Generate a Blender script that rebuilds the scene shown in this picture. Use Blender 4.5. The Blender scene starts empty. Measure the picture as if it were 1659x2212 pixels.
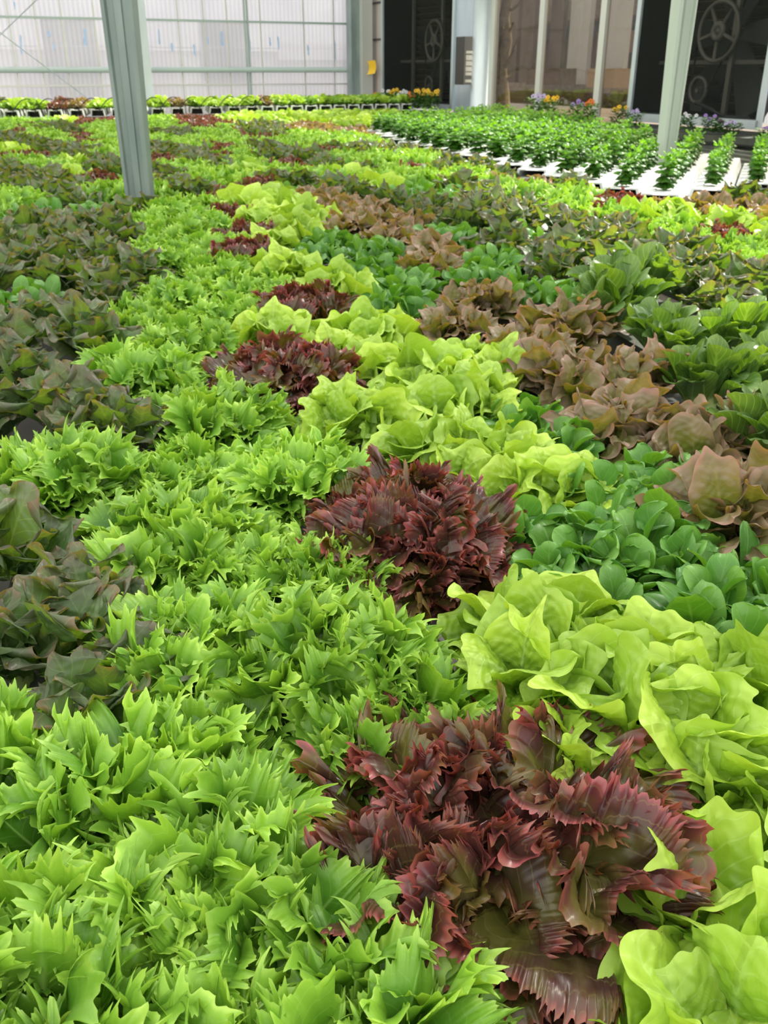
import bpy, math, random
import numpy as np
from mathutils import Vector, Matrix
PI = math.pi
# ------------------------------------------------------------------ camera, light, exposure
F, CX, CY = 1980.0, 829.5, 1106.0
TH = math.atan(956/1980.0)
H = 1.55
scn = bpy.context.scene
COL = scn.collection
cam = bpy.data.cameras.new('camera'); camo = bpy.data.objects.new('camera', cam); COL.objects.link(camo)
camo.location = (0, 0, H); camo.rotation_euler = (PI/2-TH, 0, 0)
cam.sensor_fit = 'VERTICAL'; cam.sensor_height = 24; cam.lens = 24*F/2212
cam.clip_start = 0.02; cam.clip_end = 200
cam.dof.use_dof = True; cam.dof.focus_distance = 0.95; cam.dof.aperture_fstop = 11
scn.camera = camo

SUN_AZ, SUN_EL = math.radians(52), math.radians(47)
sd = Vector((math.sin(SUN_AZ)*math.cos(SUN_EL), math.cos(SUN_AZ)*math.cos(SUN_EL), math.sin(SUN_EL)))
sl = bpy.data.lights.new('sun', 'SUN'); so = bpy.data.objects.new('sun', sl); COL.objects.link(so)
sl.energy = 9.0; sl.angle = math.radians(2.5); sl.color = (1, .95, .85)
so.rotation_euler = sd.to_track_quat('Z', 'Y').to_euler(); so.location = sd*20

w = bpy.data.worlds.new('sky'); scn.world = w; w.use_nodes = True
nt = w.node_tree; nt.nodes.clear()
wo = nt.nodes.new('ShaderNodeOutputWorld'); bg = nt.nodes.new('ShaderNodeBackground')
tc = nt.nodes.new('ShaderNodeTexCoord'); sx = nt.nodes.new('ShaderNodeSeparateXYZ'); rp = nt.nodes.new('ShaderNodeValToRGB')
nt.links.new(tc.outputs['Generated'], sx.inputs[0]); nt.links.new(sx.outputs['Z'], rp.inputs[0])
rp.color_ramp.elements[0].position = 0.0; rp.color_ramp.elements[0].color = (.50, .48, .45, 1)
rp.color_ramp.elements[1].position = 0.9; rp.color_ramp.elements[1].color = (1.0, 1.0, 1.0, 1)
e = rp.color_ramp.elements.new(0.12); e.color = (.84, .86, .90, 1)
nt.links.new(rp.outputs[0], bg.inputs[0]); nt.links.new(bg.outputs[0], wo.inputs[0])
bg.inputs[1].default_value = 1.3
scn.view_settings.view_transform = 'Standard'; scn.view_settings.look = 'None'
scn.view_settings.exposure = 0.08; scn.view_settings.gamma = 1
scn.view_settings.use_curve_mapping = False
scn.cycles.max_bounces = 8; scn.cycles.transparent_max_bounces = 16
scn.cycles.sample_clamp_indirect = 6

# ------------------------------------------------------------------ measuring helpers
CT, ST = math.cos(TH), math.sin(TH)
def un(px, py, z=1.0):
    a = (px-CX)/F; b = (py-CY)/F
    dy = CT-b*ST; dz = -ST-b*CT
    t = (z-H)/dz
    return a*t, dy*t
def unD(px, py, D):
    a = (px-CX)/F; b = (py-CY)/F
    dy = CT-b*ST; dz = -ST-b*CT
    return a*D/dy, D, H+dz*D/dy
def proj(x, y, z):
    zc = y*CT-(z-H)*ST
    yc = (H-z)*CT-y*ST
    return CX+F*x/zc, CY+F*yc/zc
AZR = math.radians(-12.3)
RF = (math.sin(AZR), math.cos(AZR)); RS = (math.cos(AZR), -math.sin(AZR))
def st2xy(s, t): return s*RS[0]+t*RF[0], s*RS[1]+t*RF[1]
# walls: both run through the corner C
CN = (-0.34, 19.04)
LW = (-0.904, -0.427)      # from the corner to the left, along the polycarbonate wall
RW = (0.427, -0.904)       # from the corner to the right, along the fan wall
RN = (0.904, 0.427)        # outward normal of the fan wall
LN = (-0.427, 0.904)       # outward normal of the polycarbonate wall
def ray_hit(px, py, off, d, n):
    """k along the wall direction d and height z where the pixel ray meets the wall plane pushed out by off"""
    a = (px-CX)/F; b = (py-CY)/F
    dx, dy, dz = a, CT-b*ST, -ST-b*CT
    ox, oy = CN[0]+n[0]*off, CN[1]+n[1]*off
    t = (ox*n[0]+oy*n[1])/(dx*n[0]+dy*n[1])
    x, y = dx*t, dy*t
    return (x-ox)*d[0]+(y-oy)*d[1], H+dz*t
def rk(px, py, off=0): return ray_hit(px, py, off, RW, RN)
def lk(px, py, off=0): return ray_hit(px, py, off, LW, LN)

# ------------------------------------------------------------------ object helpers
def tag(o, label=None, cat=None, group=None, kind=None):
    if label: o['label'] = label
    if cat: o['category'] = cat
    if group: o['group'] = group
    if kind: o['kind'] = kind
    return o
def empty(name, loc=(0, 0, 0), rot=(0, 0, 0), scale=(1, 1, 1)):
    o = bpy.data.objects.new(name, None); COL.objects.link(o)
    o.empty_display_size = .05; o.location = loc; o.rotation_euler = rot; o.scale = scale
    return o
def mesh_np(name, V, Q, UV=None, tone=None, mat=None, smooth=True):
    me = bpy.data.meshes.new(name)
    V = np.asarray(V, dtype=np.float32); Q = np.asarray(Q, dtype=np.int32)
    me.vertices.add(len(V)); me.vertices.foreach_set('co', V.ravel())
    n = Q.shape[1]
    me.loops.add(Q.size); me.loops.foreach_set('vertex_index', Q.ravel())
    me.polygons.add(len(Q)); me.polygons.foreach_set('loop_start', np.arange(len(Q), dtype=np.int32)*n)
    me.polygons.foreach_set('loop_total', np.full(len(Q), n, dtype=np.int32))
    me.polygons.foreach_set('use_smooth', np.full(len(Q), smooth, dtype=bool))
    if UV is not None:
        l = me.uv_layers.new(name='UVMap'); l.data.foreach_set('uv', np.asarray(UV, dtype=np.float32)[Q.ravel()].ravel())
    if tone is not None:
        at = me.attributes.new('tone', 'FLOAT', 'POINT'); at.data.foreach_set('value', np.asarray(tone, dtype=np.float32))
    me.update(calc_edges=True)
    if mat: me.materials.append(mat)
    return me
def link(name, me, parent=None, loc=(0, 0, 0), rot=(0, 0, 0), scale=(1, 1, 1)):
    o = bpy.data.objects.new(name, me); COL.objects.link(o)
    o.location = loc; o.rotation_euler = rot; o.scale = scale
    if parent: o.parent = parent
    return o
class MB:
    def __init__(s): s.v = []; s.f = []
    def poly(s, pts, faces):
        b = len(s.v); s.v += [tuple(p) for p in pts]; s.f += [tuple(b+i for i in f) for f in faces]
    def box(s, c, size, ax=None):
        """ax: (dx,dy) unit direction of the box's first axis on plan"""
        ax = ax or (1, 0); ay = (-ax[1], ax[0]); hx, hy, hz = size[0]/2, size[1]/2, size[2]/2
        P = []
        for k in (-1, 1):
            for i, j in ((-1, -1), (1, -1), (1, 1), (-1, 1)):
                P.append((c[0]+ax[0]*i*hx+ay[0]*j*hy, c[1]+ax[1]*i*hx+ay[1]*j*hy, c[2]+k*hz))
        s.poly(P, [(3, 2, 1, 0), (4, 5, 6, 7), (0, 1, 5, 4), (1, 2, 6, 5), (2, 3, 7, 6), (3, 0, 4, 7)])
    def tube(s, pts, r, n=8, cap=True):
        pts = [Vector(p) for p in pts]; rings = []
        b = len(s.v)
        for i, p in enumerate(pts):
            t = (pts[min(i+1, len(pts)-1)]-pts[max(i-1, 0)]).normalized()
            up = Vector((0, 0, 1)) if abs(t.z) < .9 else Vector((1, 0, 0))
            a = t.cross(up).normalized(); c = t.cross(a)
            rr = r[i] if isinstance(r, (list, tuple)) else r
            for k in range(n):
                q = p+(a*math.cos(2*PI*k/n)+c*math.sin(2*PI*k/n))*rr; s.v.append(tuple(q))
        for i in range(len(pts)-1):
            for k in range(n):
                s.f.append((b+i*n+k, b+i*n+(k+1) % n, b+(i+1)*n+(k+1) % n, b+(i+1)*n+k))
        if cap:
            s.f.append(tuple(b+k for k in range(n))); s.f.append(tuple(b+(len(pts)-1)*n+k for k in reversed(range(n))))
    def torus(s, c, R, r, u, v, n=32, m=8, flat=1.0):
        """ring in the plane spanned by unit vectors u, v"""
        c, u, v = Vector(c), Vector(u), Vector(v); w_ = u.cross(v); b = len(s.v)
        for i in range(n):
            a = 2*PI*i/n; d = u*math.cos(a)+v*math.sin(a)
            for k in range(m):
                q = 2*PI*k/m; s.v.append(tuple(c+d*(R+r*math.cos(q))+w_*r*flat*math.sin(q)))
        for i in range(n):
            for k in range(m):
                s.f.append((b+i*m+k, b+((i+1) % n)*m+k, b+((i+1) % n)*m+(k+1) % m, b+i*m+(k+1) % m))
    def mesh(s, name, mat, smooth=False):
        me = bpy.data.meshes.new(name); me.from_pydata(s.v, [], s.f); me.update()
        if smooth: me.polygons.foreach_set('use_smooth', [True]*len(me.polygons))
        me.materials.append(mat); return me
    def build(s, name, mat, parent=None, smooth=False, **k):
        return link(name, s.mesh(name, mat, smooth), parent, **k)

# ------------------------------------------------------------------ materials
def mat_new(name):
    m = bpy.data.materials.new(name); m.use_nodes = True; m.node_tree.nodes.clear()
    return m, m.node_tree.nodes, m.node_tree.links
def simple(name, col, rough=.5, metal=0, noise=0, nscale=8, col2=None, stretch=(1, 1, 1), bump=0):
    m, N, L = mat_new(name)
    o = N.new('ShaderNodeOutputMaterial'); p = N.new('ShaderNodeBsdfPrincipled')
    p.inputs['Base Color'].default_value = (*col, 1); p.inputs['Roughness'].default_value = rough; p.inputs['Metallic'].default_value = metal
    L.new(p.outputs[0], o.inputs[0])
    if noise or bump:
        t = N.new('ShaderNodeTexCoord'); mp = N.new('ShaderNodeMapping'); mp.inputs['Scale'].default_value = stretch
        n = N.new('ShaderNodeTexNoise'); n.inputs['Scale'].default_value = nscale; n.inputs['Detail'].default_value = 5
        L.new(t.outputs['Object'], mp.inputs[0]); L.new(mp.outputs[0], n.inputs['Vector'])
        if noise:
            r = N.new('ShaderNodeValToRGB'); r.color_ramp.elements[0].position = .5-noise/2; r.color_ramp.elements[1].position = .5+noise/2
            r.color_ramp.elements[0].color = (*col, 1); r.color_ramp.elements[1].color = (*(col2 or col), 1)
            L.new(n.outputs[0], r.inputs[0]); L.new(r.outputs[0], p.inputs['Base Color'])
        if bump:
            b = N.new('ShaderNodeBump'); b.inputs['Strength'].default_value = bump; b.inputs['Distance'].default_value = .01
            L.new(n.outputs[0], b.inputs['Height']); L.new(b.outputs[0], p.inputs['Normal'])
    return m
def leaf_mat(name, ramp, rib=(.5, .6, .25), ribw=.035, vein=.25, veinn=9, bump=.4, bscale=70, rough=.42, transl=.35, tcol=(1.2, 1.1, .5), blotch=None, var=.25, spec=.45, bdist=.004):
    """ramp: [(v, colour)] from leaf base to margin; the tone attribute varies whole leaves"""
    m, N, L = mat_new(name)
    def math_(op, a, b=None, c=None):
        n = N.new('ShaderNodeMath'); n.operation = op
        for i, q in enumerate((a, b, c)):
            if q is None: continue
            if isinstance(q, (int, float)): n.inputs[i].default_value = q
            else: L.new(q, n.inputs[i])
        return n.outputs[0]
    def mix(f, a, b, mode='MIX'):
        n = N.new('ShaderNodeMix'); n.data_type = 'RGBA'; n.blend_type = mode
        for i, q in ((0, f), (6, a), (7, b)):
            if isinstance(q, (int, float)): n.inputs[i].default_value = q
            elif isinstance(q, tuple): n.inputs[i].default_value = (*q, 1)
            else: L.new(q, n.inputs[i])
        return n.outputs[2]
    uv = N.new('ShaderNodeUVMap'); s = N.new('ShaderNodeSeparateXYZ'); L.new(uv.outputs[0], s.inputs[0])
    u = math_('ABSOLUTE', math_('SUBTRACT', s.outputs['X'], .5)); v = s.outputs['Y']     # u 0..0.5
    tcd = N.new('ShaderNodeTexCoord')
    nz = N.new('ShaderNodeTexNoise'); nz.inputs['Scale'].default_value = 28; nz.inputs['Detail'].default_value = 4
    L.new(tcd.outputs['Object'], nz.inputs['Vector'])
    vv = math_('ADD', v, math_('MULTIPLY', math_('SUBTRACT', nz.outputs[0], .5), .22))
    r = N.new('ShaderNodeValToRGB'); L.new(vv, r.inputs[0]); els = r.color_ramp.elements
    els[0].position, els[0].color = ramp[0][0], (*ramp[0][1], 1); els[1].position, els[1].color = ramp[-1][0], (*ramp[-1][1], 1)
    for p_, c_ in ramp[1:-1]:
        e_ = els.new(p_); e_.color = (*c_, 1)
    col = r.outputs[0]
    if blotch:
        n2 = N.new('ShaderNodeTexNoise'); n2.inputs['Scale'].default_value = blotch[1]; n2.inputs['Detail'].default_value = 3
        L.new(tcd.outputs['Object'], n2.inputs['Vector'])
        k = N.new('ShaderNodeMapRange'); k.inputs[1].default_value = .48; k.inputs[2].default_value = .62; L.new(n2.outputs[0], k.inputs[0])
        col = mix(math_('MULTIPLY', k.outputs[0], blotch[2]), col, blotch[0])
    # side veins: thin lines running out and up from the rib
    ph = math_('FRACT', math_('SUBTRACT', math_('MULTIPLY', v, float(veinn)), math_('MULTIPLY', u, veinn*.9)))
    vl = math_('LESS_THAN', math_('ABSOLUTE', math_('SUBTRACT', ph, .5)), .055)
    vm = math_('MULTIPLY', vl, vein)
    rm = N.new('ShaderNodeMapRange'); rm.inputs[1].default_value = ribw; rm.inputs[2].default_value = 0; L.new(u, rm.inputs[0])
    rmf = math_('MULTIPLY', rm.outputs[0], math_('SUBTRACT', 1.05, v))
    col = mix(math_('MAXIMUM', vm, rmf), col, rib)
    at = N.new('ShaderNodeAttribute'); at.attribute_name = 'tone'
    oi = N.new('ShaderNodeObjectInfo')
    tn = math_('ADD', math_('ADD', math_('MULTIPLY', math_('SUBTRACT', at.outputs['Fac'], .5), var*2), 1.0), math_('MULTIPLY', math_('SUBTRACT', oi.outputs['Random'], .5), .16))
    hs = N.new('ShaderNodeHueSaturation'); L.new(col, hs.inputs['Color']); L.new(tn, hs.inputs['Value'])
    L.new(math_('ADD', .5, math_('MULTIPLY', math_('SUBTRACT', at.outputs['Fac'], .5), -.03)), hs.inputs['Hue'])
    col = hs.outputs[0]
    p = N.new('ShaderNodeBsdfPrincipled'); L.new(col, p.inputs['Base Color']); p.inputs['Roughness'].default_value = rough
    p.inputs['Specular IOR Level'].default_value = spec
    t = N.new('ShaderNodeBsdfTranslucent'); L.new(mix(1.0, col, tcol, 'MULTIPLY'), t.inputs[0])
    vo = N.new('ShaderNodeTexVoronoi'); vo.inputs['Scale'].default_value = bscale; vo.feature = 'SMOOTH_F1'; L.new(tcd.outputs['Object'], vo.inputs['Vector'])
    hgt = math_('SUBTRACT', math_('MULTIPLY', vo.outputs['Distance'], -1.0), math_('MULTIPLY', math_('MAXIMUM', vl, rm.outputs[0]), .35))
    b = N.new('ShaderNodeBump'); b.inputs['Strength'].default_value = bump; b.inputs['Distance'].default_value = bdist
    L.new(hgt, b.inputs['Height']); L.new(b.outputs[0], p.inputs['Normal']); L.new(b.outputs[0], t.inputs['Normal'])
    mx = N.new('ShaderNodeMixShader'); mx.inputs[0].default_value = transl
    o = N.new('ShaderNodeOutputMaterial'); L.new(p.outputs[0], mx.inputs[1]); L.new(t.outputs[0], mx.inputs[2]); L.new(mx.outputs[0], o.inputs[0])
    return m
M = {}
M['green'] = leaf_mat('frilly_green_leaf', [(0, (.22, .33, .08)), (.3, (.035, .12, .012)), (.7, (.080, .235, .016)), (.95, (.21, .42, .045)), (1, (.33, .54, .09))], rib=(.34, .55, .15), vein=.12, bump=.25, bscale=90, transl=.28, rough=.36, var=.42)
M['red'] = leaf_mat('frilly_red_leaf', [(0, (.22, .34, .05)), (.35, (.085, .11, .018)), (.55, (.07, .06, .022)), (.82, (.062, .028, .022)), (.95, (.13, .04, .036)), (1, (.32, .09, .08))], rib=(.22, .18, .07), vein=.3, bump=.5, bscale=75, transl=.28, tcol=(1.5, 1.0, .4), blotch=((.12, .13, .02), 18, .7), rough=.30, spec=.6)
M['lime'] = leaf_mat('lime_leaf', [(0, (.30, .42, .13)), (.35, (.15, .31, .03)), (.75, (.27, .455, .04)), (1, (.38, .57, .08))], rib=(.50, .70, .25), vein=.16, veinn=7, bump=.9, bscale=60, transl=.28, tcol=(1.1, 1.1, .4), rough=.40, var=.32, bdist=.007)
M['tan'] = leaf_mat('bronze_leaf', [(0, (.22, .32, .06)), (.35, (.12, .19, .025)), (.66, (.145, .155, .038)), (.92, (.19, .145, .08)), (1, (.34, .19, .15))], rib=(.28, .26, .10), vein=.25, veinn=7, bump=.7, bscale=55, transl=.32, tcol=(1.45, 1.45, .25), blotch=((.32, .24, .20), 20, .6), rough=.38)
M['oak'] = leaf_mat('dark_oak_leaf', [(0, (.22, .34, .08)), (.3, (.075, .16, .03)), (.75, (.085, .15, .05)), (.93, (.10, .12, .065)), (1, (.17, .12, .08))], rib=(.20, .28, .10), vein=.28, veinn=7, bump=.45, bscale=45, transl=.32, tcol=(2.4, 2.4, .35), blotch=((.13, .13, .105), 14, .6), rough=.36, spec=.5)
M['dark'] = leaf_mat('dark_green_leaf', [(0, (.28, .42, .10)), (.3, (.07, .21, .025)), (.8, (.08, .23, .035)), (1, (.15, .34, .07))], rib=(.22, .42, .14), vein=.2, veinn=6, bump=.5, bscale=60, transl=.3, tcol=(1.6, 1.5, .3), rough=.36)
M['romaine'] = leaf_mat('romaine_leaf', [(0, (.40, .52, .20)), (.3, (.085, .17, .03)), (.8, (.07, .15, .03)), (1, (.14, .24, .07))], rib=(.28, .42, .16), ribw=.05, vein=.4, veinn=8, bump=.6, bscale=45, transl=.3, tcol=(2.0, 2.0, .25), rough=.36)
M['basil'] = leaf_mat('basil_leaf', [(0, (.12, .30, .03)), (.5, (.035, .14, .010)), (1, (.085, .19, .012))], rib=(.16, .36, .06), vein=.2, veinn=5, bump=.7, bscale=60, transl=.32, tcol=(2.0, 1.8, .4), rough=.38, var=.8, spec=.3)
M['pansy_leaf'] = leaf_mat('pansy_leaf', [(0, (.06, .18, .02)), (1, (.05, .16, .02))], bump=.3, transl=.25, rough=.45)
M['stem'] = simple('pale_stem', (.36, .46, .16), .5)
M['petal_yellow'] = simple('petal_yellow', (.85, .52, .02), .6)
M['petal_white'] = simple('petal_white', (.8, .78, .82), .6)
M['petal_violet'] = simple('petal_violet', (.38, .24, .62), .6)
M['petal_lilac'] = simple('petal_lilac', (.55, .45, .75), .6)
M['petal_orange'] = simple('petal_orange', (.80, .22, .03), .6)
M['petal_plum'] = simple('petal_plum', (.07, .02, .06), .6)
M['flower_eye'] = simple('flower_eye', (.10, .03, .03), .6)
M['channel'] = simple('white_channel_plastic', (.78, .80, .80), .35, noise=.4, nscale=6, col2=(.70, .73, .72))
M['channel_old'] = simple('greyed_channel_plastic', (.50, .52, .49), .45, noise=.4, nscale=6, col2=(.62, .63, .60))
M['channel_shade'] = simple('shade_toned_channel', (.035, .042, .03), .6, noise=.5, nscale=6, col2=(.07, .08, .055))  # channel plastic with the gap shade between plants put into its colour
M['black'] = simple('black_rubber', (.012, .012, .012), .5)
M['steel'] = simple('galvanised_steel', (.20, .26, .25), .45, .4, noise=.5, nscale=9, col2=(.33, .39, .37), stretch=(1, 1, .25), bump=.1)
M['steel_light'] = simple('pale_steel', (.62, .68, .70), .38, .5, noise=.5, nscale=7, col2=(.50, .56, .58), stretch=(1, 1, .25))
M['steel_green'] = simple('greenish_painted_steel', (.36, .44, .40), .5, .2)
M['sage'] = simple('sage_painted_steel', (.40, .46, .40), .45, .1, noise=.4, nscale=5, col2=(.46, .52, .45), stretch=(1, 1, .2))
M['grey_dark'] = simple('dark_grey_metal', (.06, .065, .062), .5, .2)
M['alu'] = simple('aluminium_profile', (.62, .62, .57), .45, .35)
M['conc'] = simple('concrete_floor', (.05, .048, .042), .85, noise=.6, nscale=3, col2=(.08, .075, .065), bump=.3)
M['box_black'] = simple('fan_box_metal', (.020, .022, .020), .55)
M['fan_grey'] = simple('fan_wheel_metal', (.26, .24, .20), .5, .3)
M['bronze_slat'] = simple('louvre_slat', (.20, .15, .10), .5, .3)
M['bluepanel'] = simple('pale_blue_sheet_metal', (.42, .50, .60), .3, .4, noise=.6, nscale=2, col2=(.62, .68, .74), stretch=(3, 3, .3))
M['pinkpanel'] = simple('pale_wall_panel', (.52, .46, .42), .6)
M['heater'] = simple('dark_heater_casing', (.05, .045, .04), .45, .3)
M['heater_side'] = simple('grey_heater_side', (.24, .22, .20), .4, .5)
M['slot'] = simple('bright_vent_plate', (.85, .78, .68), .3, .3)
M['yellowcard'] = simple('yellow_sticky_card', (.90, .55, .01), .4)
M['bluetape'] = simple('blue_tape', (.38, .52, .74), .6)
M['building'] = simple('pale_building', (.90, .88, .86), .8)
M['shutter'] = simple('grey_shutter', (.10, .10, .095), .6)
M['ground_out'] = simple('outdoor_ground', (.14, .105, .07), .95, noise=.6, nscale=1.2, col2=(.26, .21, .16), bump=.3)
M['brown'] = simple('brown_timber', (.12, .075, .045), .8, noise=.6, nscale=3, col2=(.22, .15, .10))
M['crate'] = simple('pale_wood', (.50, .34, .18), .7)
M['bark'] = simple('bark', (.14, .10, .06), .9, noise=.6, nscale=14, col2=(.34, .27, .16), bump=.6)
M['terracotta'] = simple('reddish_cladding', (.36, .22, .15), .8)
M['stone'] = simple('dry_stone', (.22, .18, .14), .9, noise=.5, nscale=9, col2=(.42, .36, .29), bump=1)

def poly_mat():
    m, N, L = mat_new('ribbed_polycarbonate')
    tcn = N.new('ShaderNodeTexCoord'); w1 = N.new('ShaderNodeTexWave'); w1.wave_type = 'BANDS'; w1.bands_direction = 'X'
    w1.inputs['Scale'].default_value = 4.2; w1.inputs['Distortion'].default_value = 0.3; w1.inputs['Detail'].default_value = 1
    L.new(tcn.outputs['Object'], w1.inputs['Vector'])
    n = N.new('ShaderNodeTexNoise'); n.inputs['Scale'].default_value = .8; n.inputs['Detail'].default_value = 4
    L.new(tcn.outputs['Object'], n.inputs['Vector'])
    r = N.new('ShaderNodeValToRGB'); r.color_ramp.elements[0].color = (.88, .88, .90, 1); r.color_ramp.elements[1].color = (.98, .97, .98, 1)
    L.new(w1.outputs[0], r.inputs[0])
    r2 = N.new('ShaderNodeValToRGB'); r2.color_ramp.elements[0].position = .35; r2.color_ramp.elements[1].position = .7
    r2.color_ramp.elements[0].color = (.92, .91, .93, 1); r2.color_ramp.elements[1].color = (1, 1, 1, 1); L.new(n.outputs[0], r2.inputs[0])
    mm = N.new('ShaderNodeMix'); mm.data_type = 'RGBA'; mm.blend_type = 'MULTIPLY'; mm.inputs[0].default_value = 1
    L.new(r.outputs[0], mm.inputs[6]); L.new(r2.outputs[0], mm.inputs[7])
    tl = N.new('ShaderNodeBsdfTranslucent'); L.new(mm.outputs[2], tl.inputs[0])
    df = N.new('ShaderNodeBsdfDiffuse'); L.new(mm.outputs[2], df.inputs[0])
    tr = N.new('ShaderNodeBsdfTransparent'); L.new(mm.outputs[2], tr.inputs[0])
    gl = N.new('ShaderNodeBsdfGlossy'); gl.inputs['Roughness'].default_value = .15
    a = N.new('ShaderNodeMixShader'); a.inputs[0].default_value = .35; L.new(tl.outputs[0], a.inputs[1]); L.new(df.outputs[0], a.inputs[2])
    b = N.new('ShaderNodeMixShader'); b.inputs[0].default_value = .56; L.new(a.outputs[0], b.inputs[1]); L.new(tr.outputs[0], b.inputs[2])
    c = N.new('ShaderNodeMixShader'); c.inputs[0].default_value = .03; L.new(b.outputs[0], c.inputs[1]); L.new(gl.outputs[0], c.inputs[2])
    o = N.new('ShaderNodeOutputMaterial'); L.new(c.outputs[0], o.inputs[0]); return m
M['poly'] = poly_mat()
def glass_mat():
    m, N, L = mat_new('window_glass')
    tr = N.new('ShaderNodeBsdfTransparent'); tr.inputs[0].default_value = (.74, .70, .64, 1)
    gl = N.new('ShaderNodeBsdfGlossy'); gl.inputs['Roughness'].default_value = .03
    tcn = N.new('ShaderNodeTexCoord'); n = N.new('ShaderNodeTexNoise'); n.inputs['Scale'].default_value = 1.5; L.new(tcn.outputs['Object'], n.inputs['Vector'])
    bp = N.new('ShaderNodeBump'); bp.inputs['Strength'].default_value = .25; bp.inputs['Distance'].default_value = .05; L.new(n.outputs[0], bp.inputs['Height']); L.new(bp.outputs[0], gl.inputs['Normal'])
    c = N.new('ShaderNodeMixShader'); c.inputs[0].default_value = .07; L.new(tr.outputs[0], c.inputs[1]); L.new(gl.outputs[0], c.inputs[2])
    o = N.new('ShaderNodeOutputMaterial'); L.new(c.outputs[0], o.inputs[0]); return m
M['glass'] = glass_mat()
def screen_mat():
    m, N, L = mat_new('black_insect_screen')
    df = N.new('ShaderNodeBsdfDiffuse'); df.inputs[0].default_value = (.025, .028, .025, 1)
    tr = N.new('ShaderNodeBsdfTransparent')
    c = N.new('ShaderNodeMixShader'); c.inputs[0].default_value = .66; L.new(df.outputs[0], c.inputs[1]); L.new(tr.outputs[0], c.inputs[2])
    o = N.new('ShaderNodeOutputMaterial'); L.new(c.outputs[0], o.inputs[0]); return m
M['screen'] = screen_mat()
def cloth_mat():  # for the sheet added overhead to block and soften the sun
    m, N, L = mat_new('added_shade_cloth')
    tl = N.new('ShaderNodeBsdfTranslucent'); tl.inputs[0].default_value = (.78, .80, .76, 1)
    df = N.new('ShaderNodeBsdfDiffuse'); df.inputs[0].default_value = (.8, .8, .8, 1)
    c = N.new('ShaderNodeMixShader'); c.inputs[0].default_value = .2; L.new(tl.outputs[0], c.inputs[1]); L.new(df.outputs[0], c.inputs[2])
    tr = N.new('ShaderNodeBsdfTransparent'); c2 = N.new('ShaderNodeMixShader'); c2.inputs[0].default_value = .10; L.new(c.outputs[0], c2.inputs[1]); L.new(tr.outputs[0], c2.inputs[2])
    o = N.new('ShaderNodeOutputMaterial'); L.new(c2.outputs[0], o.inputs[0]); return m
M['cloth'] = cloth_mat()

# ------------------------------------------------------------------ the greenhouse shell
def wpt(d, n, k, off, z): return (CN[0]+d[0]*k+n[0]*off, CN[1]+d[1]*k+n[1]*off, z)
def wbox(mb, d, n, k0, k1, o0, o1, z0, z1):
    P = [wpt(d, n, k, o, z) for z in (z0, z1) for k, o in ((k0, o0), (k1, o0), (k1, o1), (k0, o1))]
    mb.poly(P, [(3, 2, 1, 0), (4, 5, 6, 7), (0, 1, 5, 4), (1, 2, 6, 5), (2, 3, 7, 6), (3, 0, 4, 7)])
fl = MB(); fl.poly([(-14, -3, 0), (12, -3, 0), (12, 24, 0), (-14, 24, 0)], [(0, 1, 2, 3)])
tag(fl.build('floor', M['conc']), kind='structure')
# polycarbonate wall: a local frame so that the ribs run upright
pw = MB(); pw.box((-6.5, 0, 2.3), (13, .012, 4.6))
wl = pw.build('wall_left', M['poly'], loc=(CN[0], CN[1], 0), rot=(0, 0, math.atan2(.427, .904))); tag(wl, kind='structure')
# glazing bars and rails of the left wall
def lrail(pyL, pyR, hh, dd, name, mat):
    k0, z0 = lk(0, pyL); k1, z1 = lk(768, pyR); z = (z0+z1)/2
    m_ = MB(); wbox(m_, LW, LN, .0, 12.8, -dd, -.008, z-hh/2, z+hh/2); o = m_.build(name, mat); tag(o, kind='structure'); return z
lrail(36, 52, .035, .03, 'trim_1', M['steel_green'])
lrail(186, 181, .025, .03, 'trim_2', M['alu'])
kk, zz = lk(380, 151)
pm = MB(); pm.tube([wpt(LW, LN, 0, -.09, zz), wpt(LW, LN, 6, -.09, zz), wpt(LW, LN, 12.8, -.09, zz)], .045, 12)
tag(pm.build('trim_3', M['steel_green'], smooth=True), kind='structure')
for i, px in enumerate((21, 78, 135, 385, 440, 562, 655, 720, 205, 490)):
    k, z = lk(px, 60); m_ = MB(); wbox(m_, LW, LN, k-.012, k+.012, -.02, -.007, .0, 4.6)
    tag(m_.build('trim_%d' % (4+i), M['alu']), kind='structure')
for i, px in enumerate((528, 534)):
    k, z = lk(px, 60); m_ = MB(); wbox(m_, LW, LN, k-.012, k+.012, -.05, -.008, .0, 4.6)
    tag(m_.build('trim_%d' % (14+i), M['steel_green']), kind='structure')
# blue tape marks stuck on the panels
tp = [(44, 75, 118, 5), (104, 66, 80, 8), (182, 62, 100, 9), (115, 92, 112, 5), (342, 62, 96, 6), (370, 92, 114, 5), (418, 96, 120, 6), (448, 80, 96, 6), (478, 68, 100, 8), (538, 80, 110, 6), (582, 80, 100, 5), (600, 78, 108, 5), (722, 88, 130, 6), (30, 3, 20, 4), (664, 96, 120, 5)]
tape0 = None
for i, (px, y0, y1, wp) in enumerate(tp):
    k, za = lk(px, y0); k2, zb = lk(px+2, y1); kw = wp*.006/2
    rr = random.Random(i); m_ = MB(); n = 7; P = []
    for j in range(n+1):
        z = za+(zb-za)*j/n; kc = k+(k2-k)*j/n; h_ = kw*(.5+rr.random()*.7)*(1 if 0 < j < n else .4)
        P += [wpt(LW, LN, kc-h_, -.010, z), wpt(LW, LN, kc+h_, -.010, z)]
    m_.poly(P, [(2*j, 2*j+1, 2*j+3, 2*j+2) for j in range(n)])
    o = m_.build('tape_strip', M['bluetape'])
    tag(o, 'ragged pale blue tape strip stuck on the translucent left wall', 'tape', 'blue tape strips on the translucent wall')
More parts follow.
